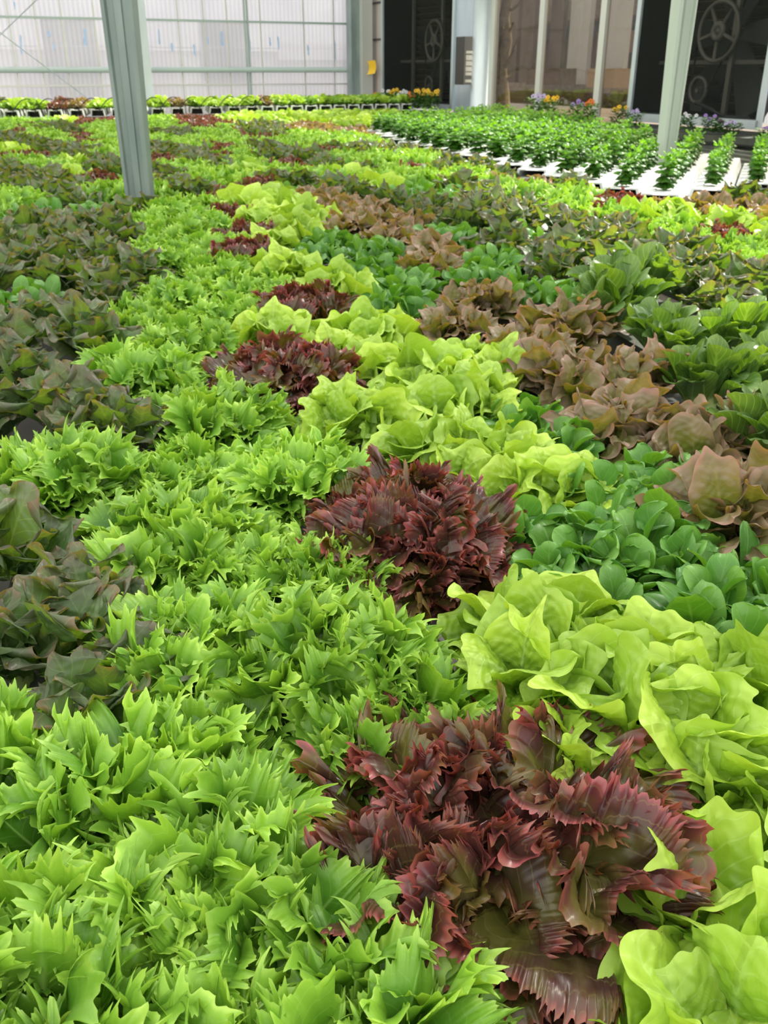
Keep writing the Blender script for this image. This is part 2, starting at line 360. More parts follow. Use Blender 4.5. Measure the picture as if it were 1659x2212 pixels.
# brace cables
def cable(p, q, label):
    m_ = MB(); m_.tube([p, q], .008, 6); tag(m_.build('brace_cable', M['steel'], smooth=True), label, 'cable')
a = lk(205, 225, -.25); b = lk(-120, -20, -.25)
cable(wpt(LW, LN, a[0], -.25, a[1]), wpt(LW, LN, b[0], -.25, b[1]), 'thin steel brace cable sloping down to the right across the pale wall')
a = lk(78, 0, -.3); b = lk(-60, 133, -.3); c_ = lk(120, -40, -.3)
cable(wpt(LW, LN, c_[0], -.3, c_[1]), wpt(LW, LN, b[0], -.3, b[1]), 'thin steel brace cable rising to the right in the top left corner')
# building with two shuttered openings beyond the left wall
bd = empty('outbuilding', wpt(LW, LN, 6, 3.0, 0)); tag(bd, 'pale building with two grey shutters seen blurred through the translucent wall', 'building')
def lb(name, mat, pxa, pxb, pya, pyb, off, th=.06):
    ka, za = lk(pxa, pya, off); kb, zb = lk(pxb, pyb, off); m_ = MB()
    wbox(m_, LW, LN, kb, ka, off, off+th, zb, za); o = m_.build(name, mat, bd); o.location = (-bd.location[0], -bd.location[1], 0); return o
lb('wall', M['building'], -160, 900, 105, 320, 3.0, .3)
lb('shutter', M['shutter'], 85, 222, 38, 205, 2.9); lb('shutter', M['shutter'], 430, 545, 44, 178, 2.9)
lb('wall_panel', M['building'], 600, 800, 92, 130, 2.8)
lb('roof_edge', M['steel_light'], -160, 900, 98, 106, 2.8, .5)

# corner column with the yellow card, pale panel
k0, _ = lk(768, 100); k1, _ = rk(800, 100)
cm = MB(); cm.box((CN[0]-.22, CN[1]-.42, 2.3), (.16, .22, 4.6), LW); tag(cm.build('trim_20', M['steel']), kind='structure')
cm = MB(); cm.box((CN[0]-.0, CN[1]-.46, 2.3), (.20, .20, 4.6), LW); tag(cm.build('trim_21', M['alu']), kind='structure')
kp, zp = rk(828, 150); kq, _ = rk(805, 150)
cm = MB(); wbox(cm, RW, RN, -.1, kp, 0, .06, 0, 4.6); tag(cm.build('wall_corner', M['pinkpanel']), kind='structure')
for z in (2.02, 2.6):
    cm = MB(); wbox(cm, RW, RN, -.1, kp, -.02, 0, z, z+.03); tag(cm.build('trim_%d' % (22+int(z > 2.5)), M['grey_dark']), kind='structure')
x, y, z = unD(801, 147, 18.42)
yc = MB(); pts = []
for j in range(6):
    t = j/5; pts += [(x-.07+.04*math.sin(t*3), y+.03*math.cos(t*3), z-.11+.22*t), (x+.07+.03*math.sin(t*3), y-.03*math.cos(t*2), z-.09+.22*t)]
yc.poly(pts, [(2*j, 2*j+1, 2*j+3, 2*j+2) for j in range(5)])
tag(yc.build('sticky_card', M['yellowcard'], smooth=True), 'small curled yellow sticky insect card hanging on the corner column', 'card')

# fans
UPV = Vector((0, 0, 1)); RWV = Vector((RW[0], RW[1], 0)); RNV = Vector((RN[0], RN[1], 0))
def fan(ka, kb, z0, z1, depth, label, wheel, bars, midz, extra=False):
    root = empty('exhaust_fan', wpt(RW, RN, (ka+kb)/2, 0, z0)); tag(root, label, 'fan', 'exhaust fans in the end wall')
    def part(mb, name, mat, smooth=False, parent=None):
        o = mb.build(name, mat, parent or root, smooth)
        if parent is None: o.location = -root.location
        return o
    m_ = MB(); t = .03
    wbox(m_, RW, RN, ka, ka+t, 0, depth, z0, z1); wbox(m_, RW, RN, kb-t, kb, 0, depth, z0, z1)
    wbox(m_, RW, RN, ka, kb, 0, depth, z0, z0+t); wbox(m_, RW, RN, ka, kb, 0, depth, z1-t, z1)
    part(m_, 'housing', M['box_black'])
    m_ = MB()
    n = 22
    for i in range(n):
        z = z0+.06+(z1-z0-.12)*i/n
        P = [wpt(RW, RN, k, o, zz_) for k, o, zz_ in ((ka+t, depth-.02, z), (kb-t, depth-.02, z), (kb-t, depth-.1, z+.07), (ka+t, depth-.1, z+.07), (ka+t, depth-.01, z+.01), (kb-t, depth-.01, z+.01), (kb-t, depth-.09, z+.085), (ka+t, depth-.09, z+.085))]
        m_.poly(P, [(3, 2, 1, 0), (4, 5, 6, 7), (0, 1, 5, 4), (1, 2, 6, 5), (2, 3, 7, 6), (3, 0, 4, 7)])
    part(m_, 'louvre', M['bronze_slat'])
    m_ = MB(); wbox(m_, RW, RN, ka, kb, depth+.01, depth+.02, z0, z1); part(m_, 'back_panel', M['box_black'])
    m_ = MB(); wbox(m_, RW, RN, ka+.02, kb-.02, .0, .004, z0+.04, z1); part(m_, 'insect_screen', M['screen'])
    m_ = MB()
    for k in (ka, kb): wbox(m_, RW, RN, k-.035, k+.035, -.03, .0, z0-.05, z1)
    wbox(m_, RW, RN, ka, kb, -.03, .0, z0-.07, z0+.02)
    part(m_, 'screen_frame', M['steel_light'])
    for px in bars:
        k, _ = rk(px, 120, .3); m_ = MB(); wbox(m_, RW, RN, k-.03, k+.03, .28, .32, z0, z1); part(m_, 'upright_bar', M['fan_grey'])
    m_ = MB(); wbox(m_, RW, RN, ka, kb, .33, .37, midz-.02, midz+.02); part(m_, 'cross_bar', M['fan_grey'])
    # belt wheel
    wx, wy, wr = wheel; k, z = rk(wx, wy, .25)
    c = Vector(wpt(RW, RN, k, .25, z)); m_ = MB(); m_.torus(c, wr, .022, RWV, UPV, 40, 8)
    m_.torus(c, .07, .035, RWV, UPV, 16, 8)
    for q in range(5):
        a_ = 2*PI*q/5+.9; d = RWV*math.cos(a_)+UPV*math.sin(a_); m_.tube([c, c+d*wr], .022, 6)
    part(m_, 'belt_wheel', M['fan_grey'], True)
    # blades behind
    m_ = MB()
    for q in range(6):
        a_ = 2*PI*q/6; d = RWV*math.cos(a_)+UPV*math.sin(a_); s_ = -RWV*math.sin(a_)+UPV*math.cos(a_)
        c2 = c+RNV*.25; w0 = .08; w1 = .2; R_ = min(kb-ka, z1-z0)*.44
        P = [c2+d*.1-s_*w0-RNV*.03, c2+d*.1+s_*w0+RNV*.03, c2+d*R_+s_*w1+RNV*.08, c2+d*R_-s_*w1-RNV*.08]
        P += [p+RNV*.01 for p in P]
        m_.poly(P, [(3, 2, 1, 0), (4, 5, 6, 7), (0, 1, 5, 4), (1, 2, 6, 5), (2, 3, 7, 6), (3, 0, 4, 7)])
    part(m_, 'fan_blades', M['grey_dark'])
    # motor on the floor of the box, small pulley and belt
    mk, mz = k-.25, z0+.28
    cmz = Vector(wpt(RW, RN, mk, .3, mz)); m_ = MB(); m_.tube([cmz+RNV*.02, cmz+RNV*.2], .12, 14); m_.box(tuple(cmz+RNV*.1-UPV*.17), (.2, .2, .1), RW); mo = part(m_, 'motor', M['grey_dark'], False)
    m_ = MB(); m_.torus(cmz, .13, .02, RWV, UPV, 20, 6); m_.tube([cmz-RNV*.02, cmz+RNV*.02], .03, 10); part(m_, 'small_pulley', M['fan_grey'], True)
    m_ = MB(); m_.tube([cmz-RWV*.13, c-RWV*wr], .010, 6); m_.tube([cmz+RWV*.13, c+RWV*wr*.98], .010, 6); part(m_, 'drive_belt', M['black'], True)
    if extra:
        P = [rk(px, py, .2) for px, py in ((1518, 222), (1532, 226), (1552, 236), (1568, 246), (1585, 252), (1605, 253), (1625, 252), (1638, 255))]
        m_ = MB(); m_.tube([wpt(RW, RN, k_, .1, z_) for k_, z_ in P], .018, 8); part(m_, 'power_cable', M['grey_dark'], True)
    return root
ka, _ = rk(828, 200); kb, _ = rk(978, 200); _, zs = rk(900, 226)
fan(ka, kb, 1.02, 3.3, .75, 'tall dark exhaust fan behind black mesh, beside the corner column and yellow flowers', (938, 88, .30), (893, 955), rk(860, 133, .35)[1])
ka2, _ = rk(1361, 248); kb2, _ = rk(1642, 270)
fan(ka2, kb2, 1.06, 3.3, .80, 'large dark exhaust fan behind black mesh, at the right behind the sunlit post', (1553, 68, .29), (1582,), rk(1600, 134, .35)[1], True)
# rest of the end wall
kc, _ = rk(1034, 100)
m_ = MB(); wbox(m_, RW, RN, kb+.03, kc, .0, .03, 0, 4.6); tag(m_.build('wall_blue', M['bluepanel']), kind='structure')
kd, _ = rk(1062, 100)
m_ = MB(); m_.tube([wpt(RW, RN, (kc+kd)/2, -.04, 0), wpt(RW, RN, (kc+kd)/2, -.04, 4.6)], (kd-kc)*.42, 20); tag(m_.build('trim_30', M['steel_light'], smooth=True), kind='structure')
m_ = MB(); wbox(m_, RW, RN, kd-.02, kd+.09, -.02, .05, 0, 4.6); tag(m_.build('trim_31', M['alu']), kind='structure')
m_ = MB(); wbox(m_, RW, RN, kd+.06, ka2-.05, .01, .018, .3, 4.6); win = m_.build('window_1', M['glass']); tag(win, kind='structure')
for px0, px1 in ((1176, 1163), (1312, 1289)):
    k, _ = rk((px0+px1)/2, 110); m_ = MB(); wbox(m_, RW, RN, k-.055, k+.055, -.03, .03, 0, 4.6); m_.build('window_frame', M['alu'], win)
m_ = MB(); wbox(m_, RW, RN, kd, ka2, -.03, .04, .0, .80); tag(m_.build('wall_right', M['stone'] if False else M['pinkpanel']), kind='structure')
m_ = MB(); wbox(m_, RW, RN, ka2, kb2+.4, -.03, .04, .0, .97); tag(m_.build('wall_under_fan', M['grey_dark']), kind='structure')
m_ = MB(); wbox(m_, RW, RN, kb2+.4, 16, 0, .02, .3, 4.6); tag(m_.build('window_2', M['glass']), kind='structure')
# white sheet standing beyond the right fan
k, z = rk(1652, 240, -.1); m_ = MB(); P = []
for i, (kk_, zb_, zt_) in enumerate(((kb2+.10, 1.05, 1.12), (kb2+.3, 1.04, 1.38), (kb2+.5, 1.02, 1.60), (kb2+.9, 1.0, 1.65))):
    P += [wpt(RW, RN, kk_, -.06-.04*(i % 2), zb_), wpt(RW, RN, kk_, -.05-.03*(i % 2), zt_)]
m_.poly(P, [(2*j, 2*j+2, 2*j+3, 2*j+1) for j in range(3)])
so_ = m_.build('folded_sheet', M['petal_white']); md = so_.modifiers.new('t', 'SOLIDIFY'); md.thickness = .02
tag(so_, 'crumpled off-white sheet at the right edge beside the large fan', 'sheet')
# heater / control box hanging on the blue panel
hk0, hz1 = rk(982, 80, -.3); hk1, hz0 = rk(1026, 184, -.3)
ht = empty('wall_heater', wpt(RW, RN, (hk0+hk1)/2, -.15, hz0)); tag(ht, 'dark box heater with bright vent slots hung on the pale blue wall panel', 'heater')
def hp(mb, name, mat):
    o = mb.build(name, mat, ht); o.location = -ht.location; return o
hw = .36; hc = rk(1000, 130, -.2)[0]
m_ = MB(); wbox(m_, RW, RN, hc-.05, hc+.22, -.30, -.02, hz0, hz1)
hp(m_, 'casing', M['heater'])
m_ = MB(); wbox(m_, RW, RN, hc+.22, hc+.23, -.30, -.02, hz0, hz1); hp(m_, 'side_plate', M['heater_side'])
for py0, py1 in ((110, 116), (119, 130), (132, 142), (144, 154), (156, 163), (172, 178)):
    z1_ = rk(1015, py0, -.2)[1]; z0_ = rk(1015, py1, -.2)[1]
    m_ = MB(); wbox(m_, RW, RN, hc+.23, hc+.245, -.28, -.06, z0_, z1_); hp(m_, 'vent_plate', M['slot'])
# things outside the window
gm = MB(); gm.poly([wpt(RW, RN, -20, .1, -.02), wpt(RW, RN, 20, .1, -.02), wpt(RW, RN, 20, 40, -.02), wpt(RW, RN, -20, 40, -.02)], [(0, 1, 2, 3)])
tag(gm.build('ground', M['ground_out']), kind='structure')
def outbox(name, mat, pxa, pxb, pya, pyb, off, th, parent=None, loc=None):
    ka_, za_ = rk(pxa, pya, off); kb_, zb_ = rk(pxb, pyb, off); m_ = MB(); wbox(m_, RW, RN, ka_, kb_, off, off+th, max(zb_, 0), za_)
    o = m_.build(name, mat, parent)
    if parent: o.location = -parent.location
    return o
shed = empty('timber_shed', wpt(RW, RN, 0, 7, 0)); tag(shed, 'brown timber shed with posts seen through the window', 'shed')
outbox('back_wall', M['brown'], 1000, 1420, 60, 240, 7, .2, shed)
outbox('upper_cladding', M['stone'], 1000, 1420, -150, 62, 7.1, .2, shed)
outbox('fascia', M['grey_dark'], 1000, 1420, 66, 74, 6.8, .1, shed)
outbox('red_panel', M['terracotta'], 1290, 1420, 70, 112, 6.6, .1, shed)
for a_, b_ in ((1104, 1111), (1136, 1145), (1200, 1206), (1243, 1262), (1330, 1341)):
    outbox('post', M['alu'] if a_ in (1243, 1330) else M['ground_out'], a_, b_, -100, 190, 6.0 if a_ != 1136 else 5.5, .12, shed)
tag(outbox('stone_kerb', M['stone'], 1060, 1400, 178, 205, 5.4, .3), 'low stone wall outside behind the window mullions', 'kerb')  # a low stone wall, standing outside beyond the window
tag(outbox('wooden_crate', M['crate'], 1270, 1325, 148, 190, 4.6, .5), 'pale wooden crate outside, seen past the right window mullion', 'crate')
tag(outbox('wooden_board', M['brown'], 1140, 1235, 148, 185, 4.9, .1), 'brown board fence outside between the two window mullions', 'fence')
tr = MB(); P = [(1092, 260), (1088, 200), (1082, 150), (1090, 90), (1084, 40), (1092, -40)]
tr.tube([wpt(RW, RN, rk(px, 150, 1.3)[0], 1.3, rk(px, py, 1.3)[1]) for px, py in P], [.14, .12, .10, .11, .09, .09], 10)
rr = random.Random(5)
for px, py in ((1086, 150), (1088, 110), (1086, 70), (1085, 60), (1088, 170), (1090, 20), (1086, 130)):
    k, z = rk(px, py, 1.3); p0 = Vector(wpt(RW, RN, k, 1.3, z)); p = [p0]
    d = RWV*rr.uniform(-.2, 1)+UPV*rr.uniform(-.3, .8)+RNV*rr.uniform(-.3, .3)
    for q in range(4): p.append(p[-1]+d*.13); d = d+UPV*rr.uniform(-.4, .4)
    tr.tube(p, [.04, .035, .03, .02, .012], 6)
tag(tr.build('tree', M['bark'], smooth=True), 'gnarled bare tree trunk outside by the left edge of the window', 'tree')

# ------------------------------------------------------------------ posts
def c_post(pxb, pyb, zb, pxt, wb, wt_, turn, mat, flip=1):
    """folded steel section standing at the pixel of its foot; wb, wt_ widths at foot and at 1.85 m"""
    x, y = un(pxb, pyb, zb)
    s = [(-.5, -.28), (-.5, .28), (-.40, .32), (.40, .32), (.5, .28), (.5, -.28), (.36, -.34), (.34, -.20), (.15, -.18), (.13, -.24), (-.10, -.24), (-.12, -.16), (-.32, -.20), (-.36, -.34)]
    if flip < 0: s = [(-a_, b_) for a_, b_ in reversed(s)]
    m_ = MB(); P = []; n = len(s); c0, s0 = math.cos(turn), math.sin(turn)
    tx = (un(pxt, 0, H+.001)[0] if False else x)
    for z in (0, .5, 1.0, 1.5, 1.9, 2.6, 4.6):
        w_ = wb+(wt_-wb)*(min(z, 2.2)-zb)/.85
        for a_, b_ in s: P.append((x+(a_*c0-b_*s0)*w_, y+(a_*s0+b_*c0)*w_, z))
    L_ = 7
    F_ = [(i*n+k, i*n+(k+1) % n, (i+1)*n+(k+1) % n, (i+1)*n+k) for i in range(L_-1) for k in range(n)]
    F_.append(tuple(range(n))); m_.poly(P, F_)
    return m_.build('steel_post', mat), (x, y)
o, PL = c_post(300, 398, 1.0, 258, .137, .160, math.radians(-4), M['steel'])
tag(o, 'ribbed galvanised steel post rising from the lettuces at the left', 'post')
o, PR = c_post(1437, 338, 1.0, 1476, .118, .150, math.radians(28), M['sage'], -1)
tag(o, 'pale sage steel post with sun patches, at the right in front of the large fan', 'post')
m_ = MB(); k, z = lk(311, 100, -.5)
m_.box(wpt(LW, LN, k, -.5, 2.3), (.13, .13, 4.6), LW); o = m_.build('steel_post', M['steel_light']); tag(o, 'thin pale post standing against the left wall, just right of the ribbed post', 'post')

# unseen sheet added overhead, edge shaped to shade the near and left part
sh = MB(); zc_ = 4.3; lift = zc_-1.0
off = Vector((sd.x, sd.y))*(lift/sd.z)
edge = [(1.5, -3.0), (.95, 1.5), (.70, 3.0), (.50, 4.6), (.15, 7.0), (-.6, 9.6), (-2.5, 12.5), (-7.0, 12.8), (-14, 11)]
pts = [(x+off.x, y+off.y, zc_) for x, y in edge]
low = [(-3.0+off.x-11+i*0, -6, zc_) for i in range(1)]
pts2 = pts+[(-14+off.x, -8, zc_), (1.6+off.x, -8, zc_)]
sh.poly(pts2, [tuple(range(len(pts2)))])
o = sh.build('added_shade_screen', M['cloth']); tag(o, kind='structure')

# ------------------------------------------------------------------ leaves
def leaf(rng, L, W, prof, tip, nu, nv, th0, th1, az, base, tooth=(0, 0), ruf=(0, 3), cup=.2, rec=0, bend=1.4, side=0, frill=.006, frp=5, puck=0, lob=None, sidelobe=None, twist=0):
    u = np.linspace(-1, 1, nu+1)[None, :]*np.ones((nv+1, 1)); v = (np.linspace(0, 1, nv+1)**.68)[:, None]*np.ones((1, nu+1))
    x = W*prof(v)*np.sin(u*PI/2*.98); yv = L*v*(1-tip*(1-np.cos(u*PI/2*.98)))
    sgn = np.zeros_like(u)
    if tooth[0]:
        n = int(tooth[0]); amp = rng.uniform(.5, 1.25, n+2); ph = rng.uniform(0, 1)
        q = (u+1)/2*n+ph; i = np.clip(np.floor(q).astype(int), 0, n+1); fr = q-np.floor(q)
        tt = (1-np.abs(2*fr-1))**1.75*amp[i]-.34+.32*(1-np.abs(2*((q*2.3) % 1)-1))**1.6
        wv = v**8
        yv = yv+L*tooth[1]*tt*wv*(1-.6*u**2); x = x+W*tooth[1]*1.6*tt*wv*u
        sgn = tt*wv*tooth[1]*L
        nn = max(3, n//3); q2 = v*nn+rng.uniform(0, 1); tt2 = (1-np.abs(2*(q2-np.floor(q2))-1))**1.2-.3
        x = x+W*tooth[1]*1.2*tt2*np.abs(u)**9*np.sign(u)*(v > .25)*(1-wv)
    if lob:
        n, amp = lob; p1 = rng.uniform(0, 6.28)
        g = 1+amp*np.sin(u*n*PI+p1)*v**3+amp*.5*np.sin(u*n*2.3*PI+p1*2)*v**4
        yv = yv*g; x = x*(1+amp*.5*np.sin(v*n*3+p1)*np.abs(u)**2)
    if sidelobe:
        n, amp = sidelobe; p1 = rng.uniform(-.4, .4)
        x = x*(1+amp*np.sin(v*n*2*PI+p1+np.sign(u)*.5)*np.abs(u)**1.5*np.clip((v-.2)*2.5, 0, 1))
    A, k = ruf; ph1, ph2, ph3 = rng.uniform(0, 6.28, 3)
    rv = v**2.2; fr1 = np.sin(k*u*PI+ph1+v*1.2*twist); fr2 = np.sin(k*2.1*u*PI+ph2)
    nrm = A*rv*(fr1*.8+fr2*.45)+cup*x**2/max(W, 1e-4)-rec*L*v**4
    nrm = nrm+A*.5*np.abs(u)**3*np.sin(v*k*4+ph3)
    xx = x+A*.7*rv*np.cos(k*u*PI+ph1)+A*.35*rv*np.cos(k*2.1*u*PI+ph2)
    nrm = nrm+sgn*.55*np.sin(k*1.3*u*PI+ph3)
    if tooth[0]:
        fz = frill*v**frp*(.55+.6*np.sin(u*rng.uniform(2, 4.5)+rng.uniform(0, 6.28))); dr = rng.uniform(-2.5, 2.5)*v+1.3*np.sin(u*rng.uniform(2, 5)+ph2); fq = tooth[0]*PI*rng.uniform(.18, .34)
        nrm = nrm+fz*(np.sin(u*fq+ph1+dr)+.55*np.sin(u*fq*2.3+ph3-dr)*v**3); xx = xx+fz*.8*np.cos(u*fq+ph1+dr)
        yv = yv-fz*.4*np.cos(2*(u*fq+ph1+dr))
    if puck: nrm = nrm+puck*(np.sin(yv*2*PI/.017+ph1+x*90+1.6*np.sin(x*140+ph3))*np.sin(x*2*PI/.019+ph2+1.4*np.sin(yv*150+ph1)))*np.clip(v*2-.3, 0, 1)*np.clip(1.25-v, 0, 1)*2.2
    # curved rib
    S = np.linspace(0, 1.4, 40); thv = th0+(th1-th0)*np.clip(S, 0, 1.4)**bend
    cr = np.concatenate([[0], np.cumsum((np.sin(thv[1:])+np.sin(thv[:-1]))/2*np.diff(S))])*L
    cz = np.concatenate([[0], np.cumsum((np.cos(thv[1:])+np.cos(thv[:-1]))/2*np.diff(S))])*L
    sy = np.clip(yv/L, 0, 1.39); R = np.interp(sy, S, cr); Z = np.interp(sy, S, cz); T = np.interp(sy, S, thv)
    R = R-np.cos(T)*nrm; Z = Z+np.sin(T)*nrm
    tw = side; xs = xx
    ca, sa = math.cos(az), math.sin(az)
    P = np.stack([base[0]+R*ca-xs*sa, base[1]+R*sa+xs*ca, base[2]+Z+tw*xs], -1).reshape(-1, 3)
    idx = np.arange((nv+1)*(nu+1)).reshape(nv+1, nu+1)
    Q = np.stack([idx[:-1, :-1], idx[:-1, 1:], idx[1:, 1:], idx[1:, :-1]], -1).reshape(-1, 4)
    U = np.stack([(u+1)/2, v], -1).reshape(-1, 2)
    return P, Q, U
class Acc:
    def __init__(s): s.P = []; s.Q = []; s.U = []; s.T = []; s.n = 0
    def add(s, pqu, tone):
        P, Q, U = pqu; s.P.append(P); s.Q.append(Q+s.n); s.U.append(U); s.T.append(np.full(len(P), tone)); s.n += len(P)
    def mesh(s, name, mat):
        return mesh_np(name, np.concatenate(s.P), np.concatenate(s.Q), np.concatenate(s.U), np.concatenate(s.T), mat)
GA = 2.39996
def p_fan(v): return .12+.88*np.sin(np.clip(v, 0, 1)*PI/2)**1.25
def p_round(v): return .16+.84*np.sin(np.clip(v, 0, 1)*PI*.62)**1.3
def p_broad(v): return .13+.87*np.sin(np.clip(v/.82, 0, 1)*PI/2)**1.5
def p_spoon(v): return .16+.84*np.clip((v-.22)/.5, 0, 1)**.9*np.where(v < .72, 1, np.sqrt(np.clip(1-((v-.72)/.30)**2, .02, 1)))
def p_oval(v): return .12+.88*np.sin(np.clip(v, 0, .97)*PI)**.75
def ell(th, R, Hh): return 1/math.sqrt((math.sin(th)/R)**2+(math.cos(th)/Hh)**2)
LOD = {0: (1.0, 1.0), 1: (.62, .6), 2: (.34, .4)}
# kind: hearts, hearts' spread, hearts' lean, leaves, dome radius, dome height, widest lean
FORM = {'green': (8, .068, .44, 18, .096, .110, 88), 'red': (7, .066, .42, 14, .115, .106, 90), 'lime': (5, .062, .42, 11, .115, .128, 86),
        'tan': (4, .052, .38, 14, .115, .130, 84), 'oak': (3, .040, .28, 11, .150, .150, 76), 'dark': (6, .062, .36, 10, .095, .108, 80), 'romaine': (3, .050, .25, 14, .14, .165, 70)}
def head(kind, seed, lod, which='all'):
    """leaves of one lettuce, grown from several hearts; which = 'heart' or 'outer' splits them for the near heads"""
    rng = np.random.default_rng(seed); q, qn = LOD[lod]; A = Acc()
    def N_(n, lo=4): return max(lo, int(round(n*q)))
    big = (1, 1.04, 1.18)[lod]
    if kind != 'basil':
        nh, spread, lean, per, R_, H_, wid = FORM[kind]
        per = max(5, int(per*(1, .95, .72)[lod])); n = nh*per
        for h in range(nh):
            ha = h*2*PI/max(nh-1, 1)+rng.uniform(-.3, .3) if h else 0.
            hs = spread*rng.uniform(.8, 1.15) if h else 0.; hl = lean*rng.uniform(.8, 1.2) if h else rng.uniform(0, .1)
            ax = np.array([-math.sin(ha), math.cos(ha), 0.]); cl, sl_ = math.cos(hl), math.sin(hl)
            K = np.array([[0, -ax[2], ax[1]], [ax[2], 0, -ax[0]], [-ax[1], ax[0], 0]]); RM = np.eye(3)+sl_*K+(1-cl)*K@K
            size = rng.uniform(.88, 1.12); a0 = rng.uniform(0, 6.28)
            for i in range(per):
                r = (i+.5)/per; th = math.radians(5+(wid-5)*r**.7)+rng.uniform(-.12, .12); az = a0+i*GA+rng.uniform(-.3, .3)
                # leaves leaning back into the other hearts stay short
                inward = math.cos(az-ha) if h else 1.0
                L = ell(th, R_, H_)*rng.uniform(.84, 1.14)*size*(1-.22*max(0, -inward)*r); base = (rng.normal(0, .006), rng.normal(0, .006), 0)
                sd_ = rng.uniform(-.35, .35)
                if kind == 'green':
                    lf = leaf(rng, L, rng.uniform(.035, .049)*big, p_fan, .60, N_(150, 20), N_(22, 6), th*.70, th+rng.uniform(.3, 1.3), az, base, tooth=(max(5, int(rng.uniform(11, 15)*(1, .9, .6)[lod])), (.135, .15, .20)[lod]), frill=.0065, frp=4, ruf=(rng.uniform(.008, .014), rng.uniform(1.1, 2.1)), cup=rng.uniform(-.2, .5), rec=0, bend=3.2, side=sd_)
                elif kind == 'red':
                    lf = leaf(rng, L, rng.uniform(.046, .066)*big, p_fan, .60, N_(240, 18), N_(20, 5), th*.65, th+rng.uniform(.5, 1.5), az, base, tooth=(int(42*(1, .55, .3)[lod]), (.075, .11, .15)[lod]), frill=.0065, frp=4, puck=.0008, ruf=(rng.uniform(.009, .015), rng.uniform(1.5, 3.0)), cup=rng.uniform(-.2, .4), rec=0, bend=3.0, side=sd_)
                elif kind == 'lime':
                    lf = leaf(rng, L, rng.uniform(.046, .064)*big, p_broad, .50, N_(60, 9), N_(38, 6), th*.6, th+rng.uniform(.3, 1.2), az, base, lob=(rng.uniform(1.6, 2.8), .055), puck=.0013, ruf=(rng.uniform(.006, .014), rng.uniform(.9, 1.9)), cup=rng.uniform(-.5, .6), rec=0, bend=3.0, side=sd_)
                elif kind == 'tan':
                    lf = leaf(rng, L, rng.uniform(.032, .045)*big, p_broad, .62, N_(60, 9), N_(38, 6), th*.6, th+rng.uniform(.3, 1.2), az, base, lob=(rng.uniform(1.5, 2.6), .05), puck=.0013, ruf=(rng.uniform(.008, .014), rng.uniform(1.1, 2.2)), cup=rng.uniform(-.5, .6), rec=0, bend=3.0, side=sd_)
                elif kind == 'oak':
                    lf = leaf(rng, L, rng.uniform(.031, .044)*big, p_spoon, .16, N_(34, 12), N_(48, 20), th*.55, th+rng.uniform(.1, .7), az, base, sidelobe=(2.9, .34), puck=.0009, ruf=(rng.uniform(.004, .010), rng.uniform(.8, 1.4)), cup=rng.uniform(-.5, .6), rec=0, bend=2.4, side=sd_)
                elif kind == 'dark':
                    lf = leaf(rng, L, rng.uniform(.022, .032)*big, p_spoon, .06, N_(20, 6), N_(20, 6), th*.5, th+rng.uniform(.2, 1.1), az, base, ruf=(rng.uniform(.001, .005), 1.0), cup=rng.uniform(-.5, .7), rec=0, bend=2.6, side=sd_)
                else:
                    lf = leaf(rng, L, rng.uniform(.026, .035)*big, p_spoon, .05, N_(22, 8), N_(24, 7), th*.5, th+rng.uniform(.1, .7), az, base, ruf=(rng.uniform(.001, .004), 1.1), cup=rng.uniform(-.3, .9), rec=0, bend=2.6, side=sd_)
                P = lf[0]@RM.T+np.array([math.cos(ha)*hs, math.sin(ha)*hs, 0.])
                P[:, 2] = np.maximum(P[:, 2], .004+.02*np.random.default_rng(i).random())
                zt = rng.uniform(-.28, .28)
                # 'heart' is the upright middle of the head, 'outer' all the rest
                if which == 'all' or (which == 'heart') == (r < .34): A.add((P, lf[1], lf[2]), float(np.clip(.80-.50*r+zt, 0, 1)))
    else:
        for s_ in range(4 if lod == 2 else 6):
            a0 = s_*GA; rr_ = .03 if s_ else 0; hh = rng.uniform(.12, .17)
            for j in range(5):
                zz_ = hh*(.25+.75*j/4)
                for e_ in range(2):
                    az = a0+j*PI/2+e_*PI+rng.uniform(-.3, .3); L = (.055, .062, .060, .050, .034)[j]*rng.uniform(.85, 1.2)*1.15
                    lf = leaf(rng, L, L*.50, p_oval, .0, 8, 8, math.radians((95, 85, 75, 60, 40)[j]), math.radians((140, 135, 125, 115, 90)[j]), az, (rr_*math.cos(a0)*(1+.5*zz_*4), rr_*math.sin(a0)*(1+.5*zz_*4), zz_), cup=-.5, ruf=(.002, 1), bend=1.2)
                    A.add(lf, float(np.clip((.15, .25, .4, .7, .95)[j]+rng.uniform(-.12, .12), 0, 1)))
    return A
HEADS = {}
SEED = {'green': 11, 'red': 21, 'lime': 31, 'tan': 41, 'oak': 51, 'dark': 61, 'romaine': 71, 'basil': 81}
def get(kind, lod, var, which='all'):
    key = (kind, lod, var, which)
    if key not in HEADS:
        HEADS[key] = head(kind, SEED[kind]*1000+lod*10+var, lod, which).mesh(kind+'_'+which, M[kind])
    return HEADS[key]
NVAR = {0: 4, 1: 3, 2: 3}
stub = MB(); stub.tube([(0, 0, -.03), (0, 0, .0), (0, 0, .045)], [.014, .017, .010], 10); STUB = stub.mesh('stem', M['stem'], True)
RND = random.Random(7)
NAME = {'green': 'frilly_green_lettuce', 'red': 'frilly_red_lettuce', 'lime': 'lime_lettuce', 'tan': 'bronze_lettuce', 'oak': 'oak_leaf_lettuce', 'dark': 'baby_green_lettuce', 'romaine': 'romaine_lettuce', 'basil': 'basil_plant'}
CH = .85
placed = []
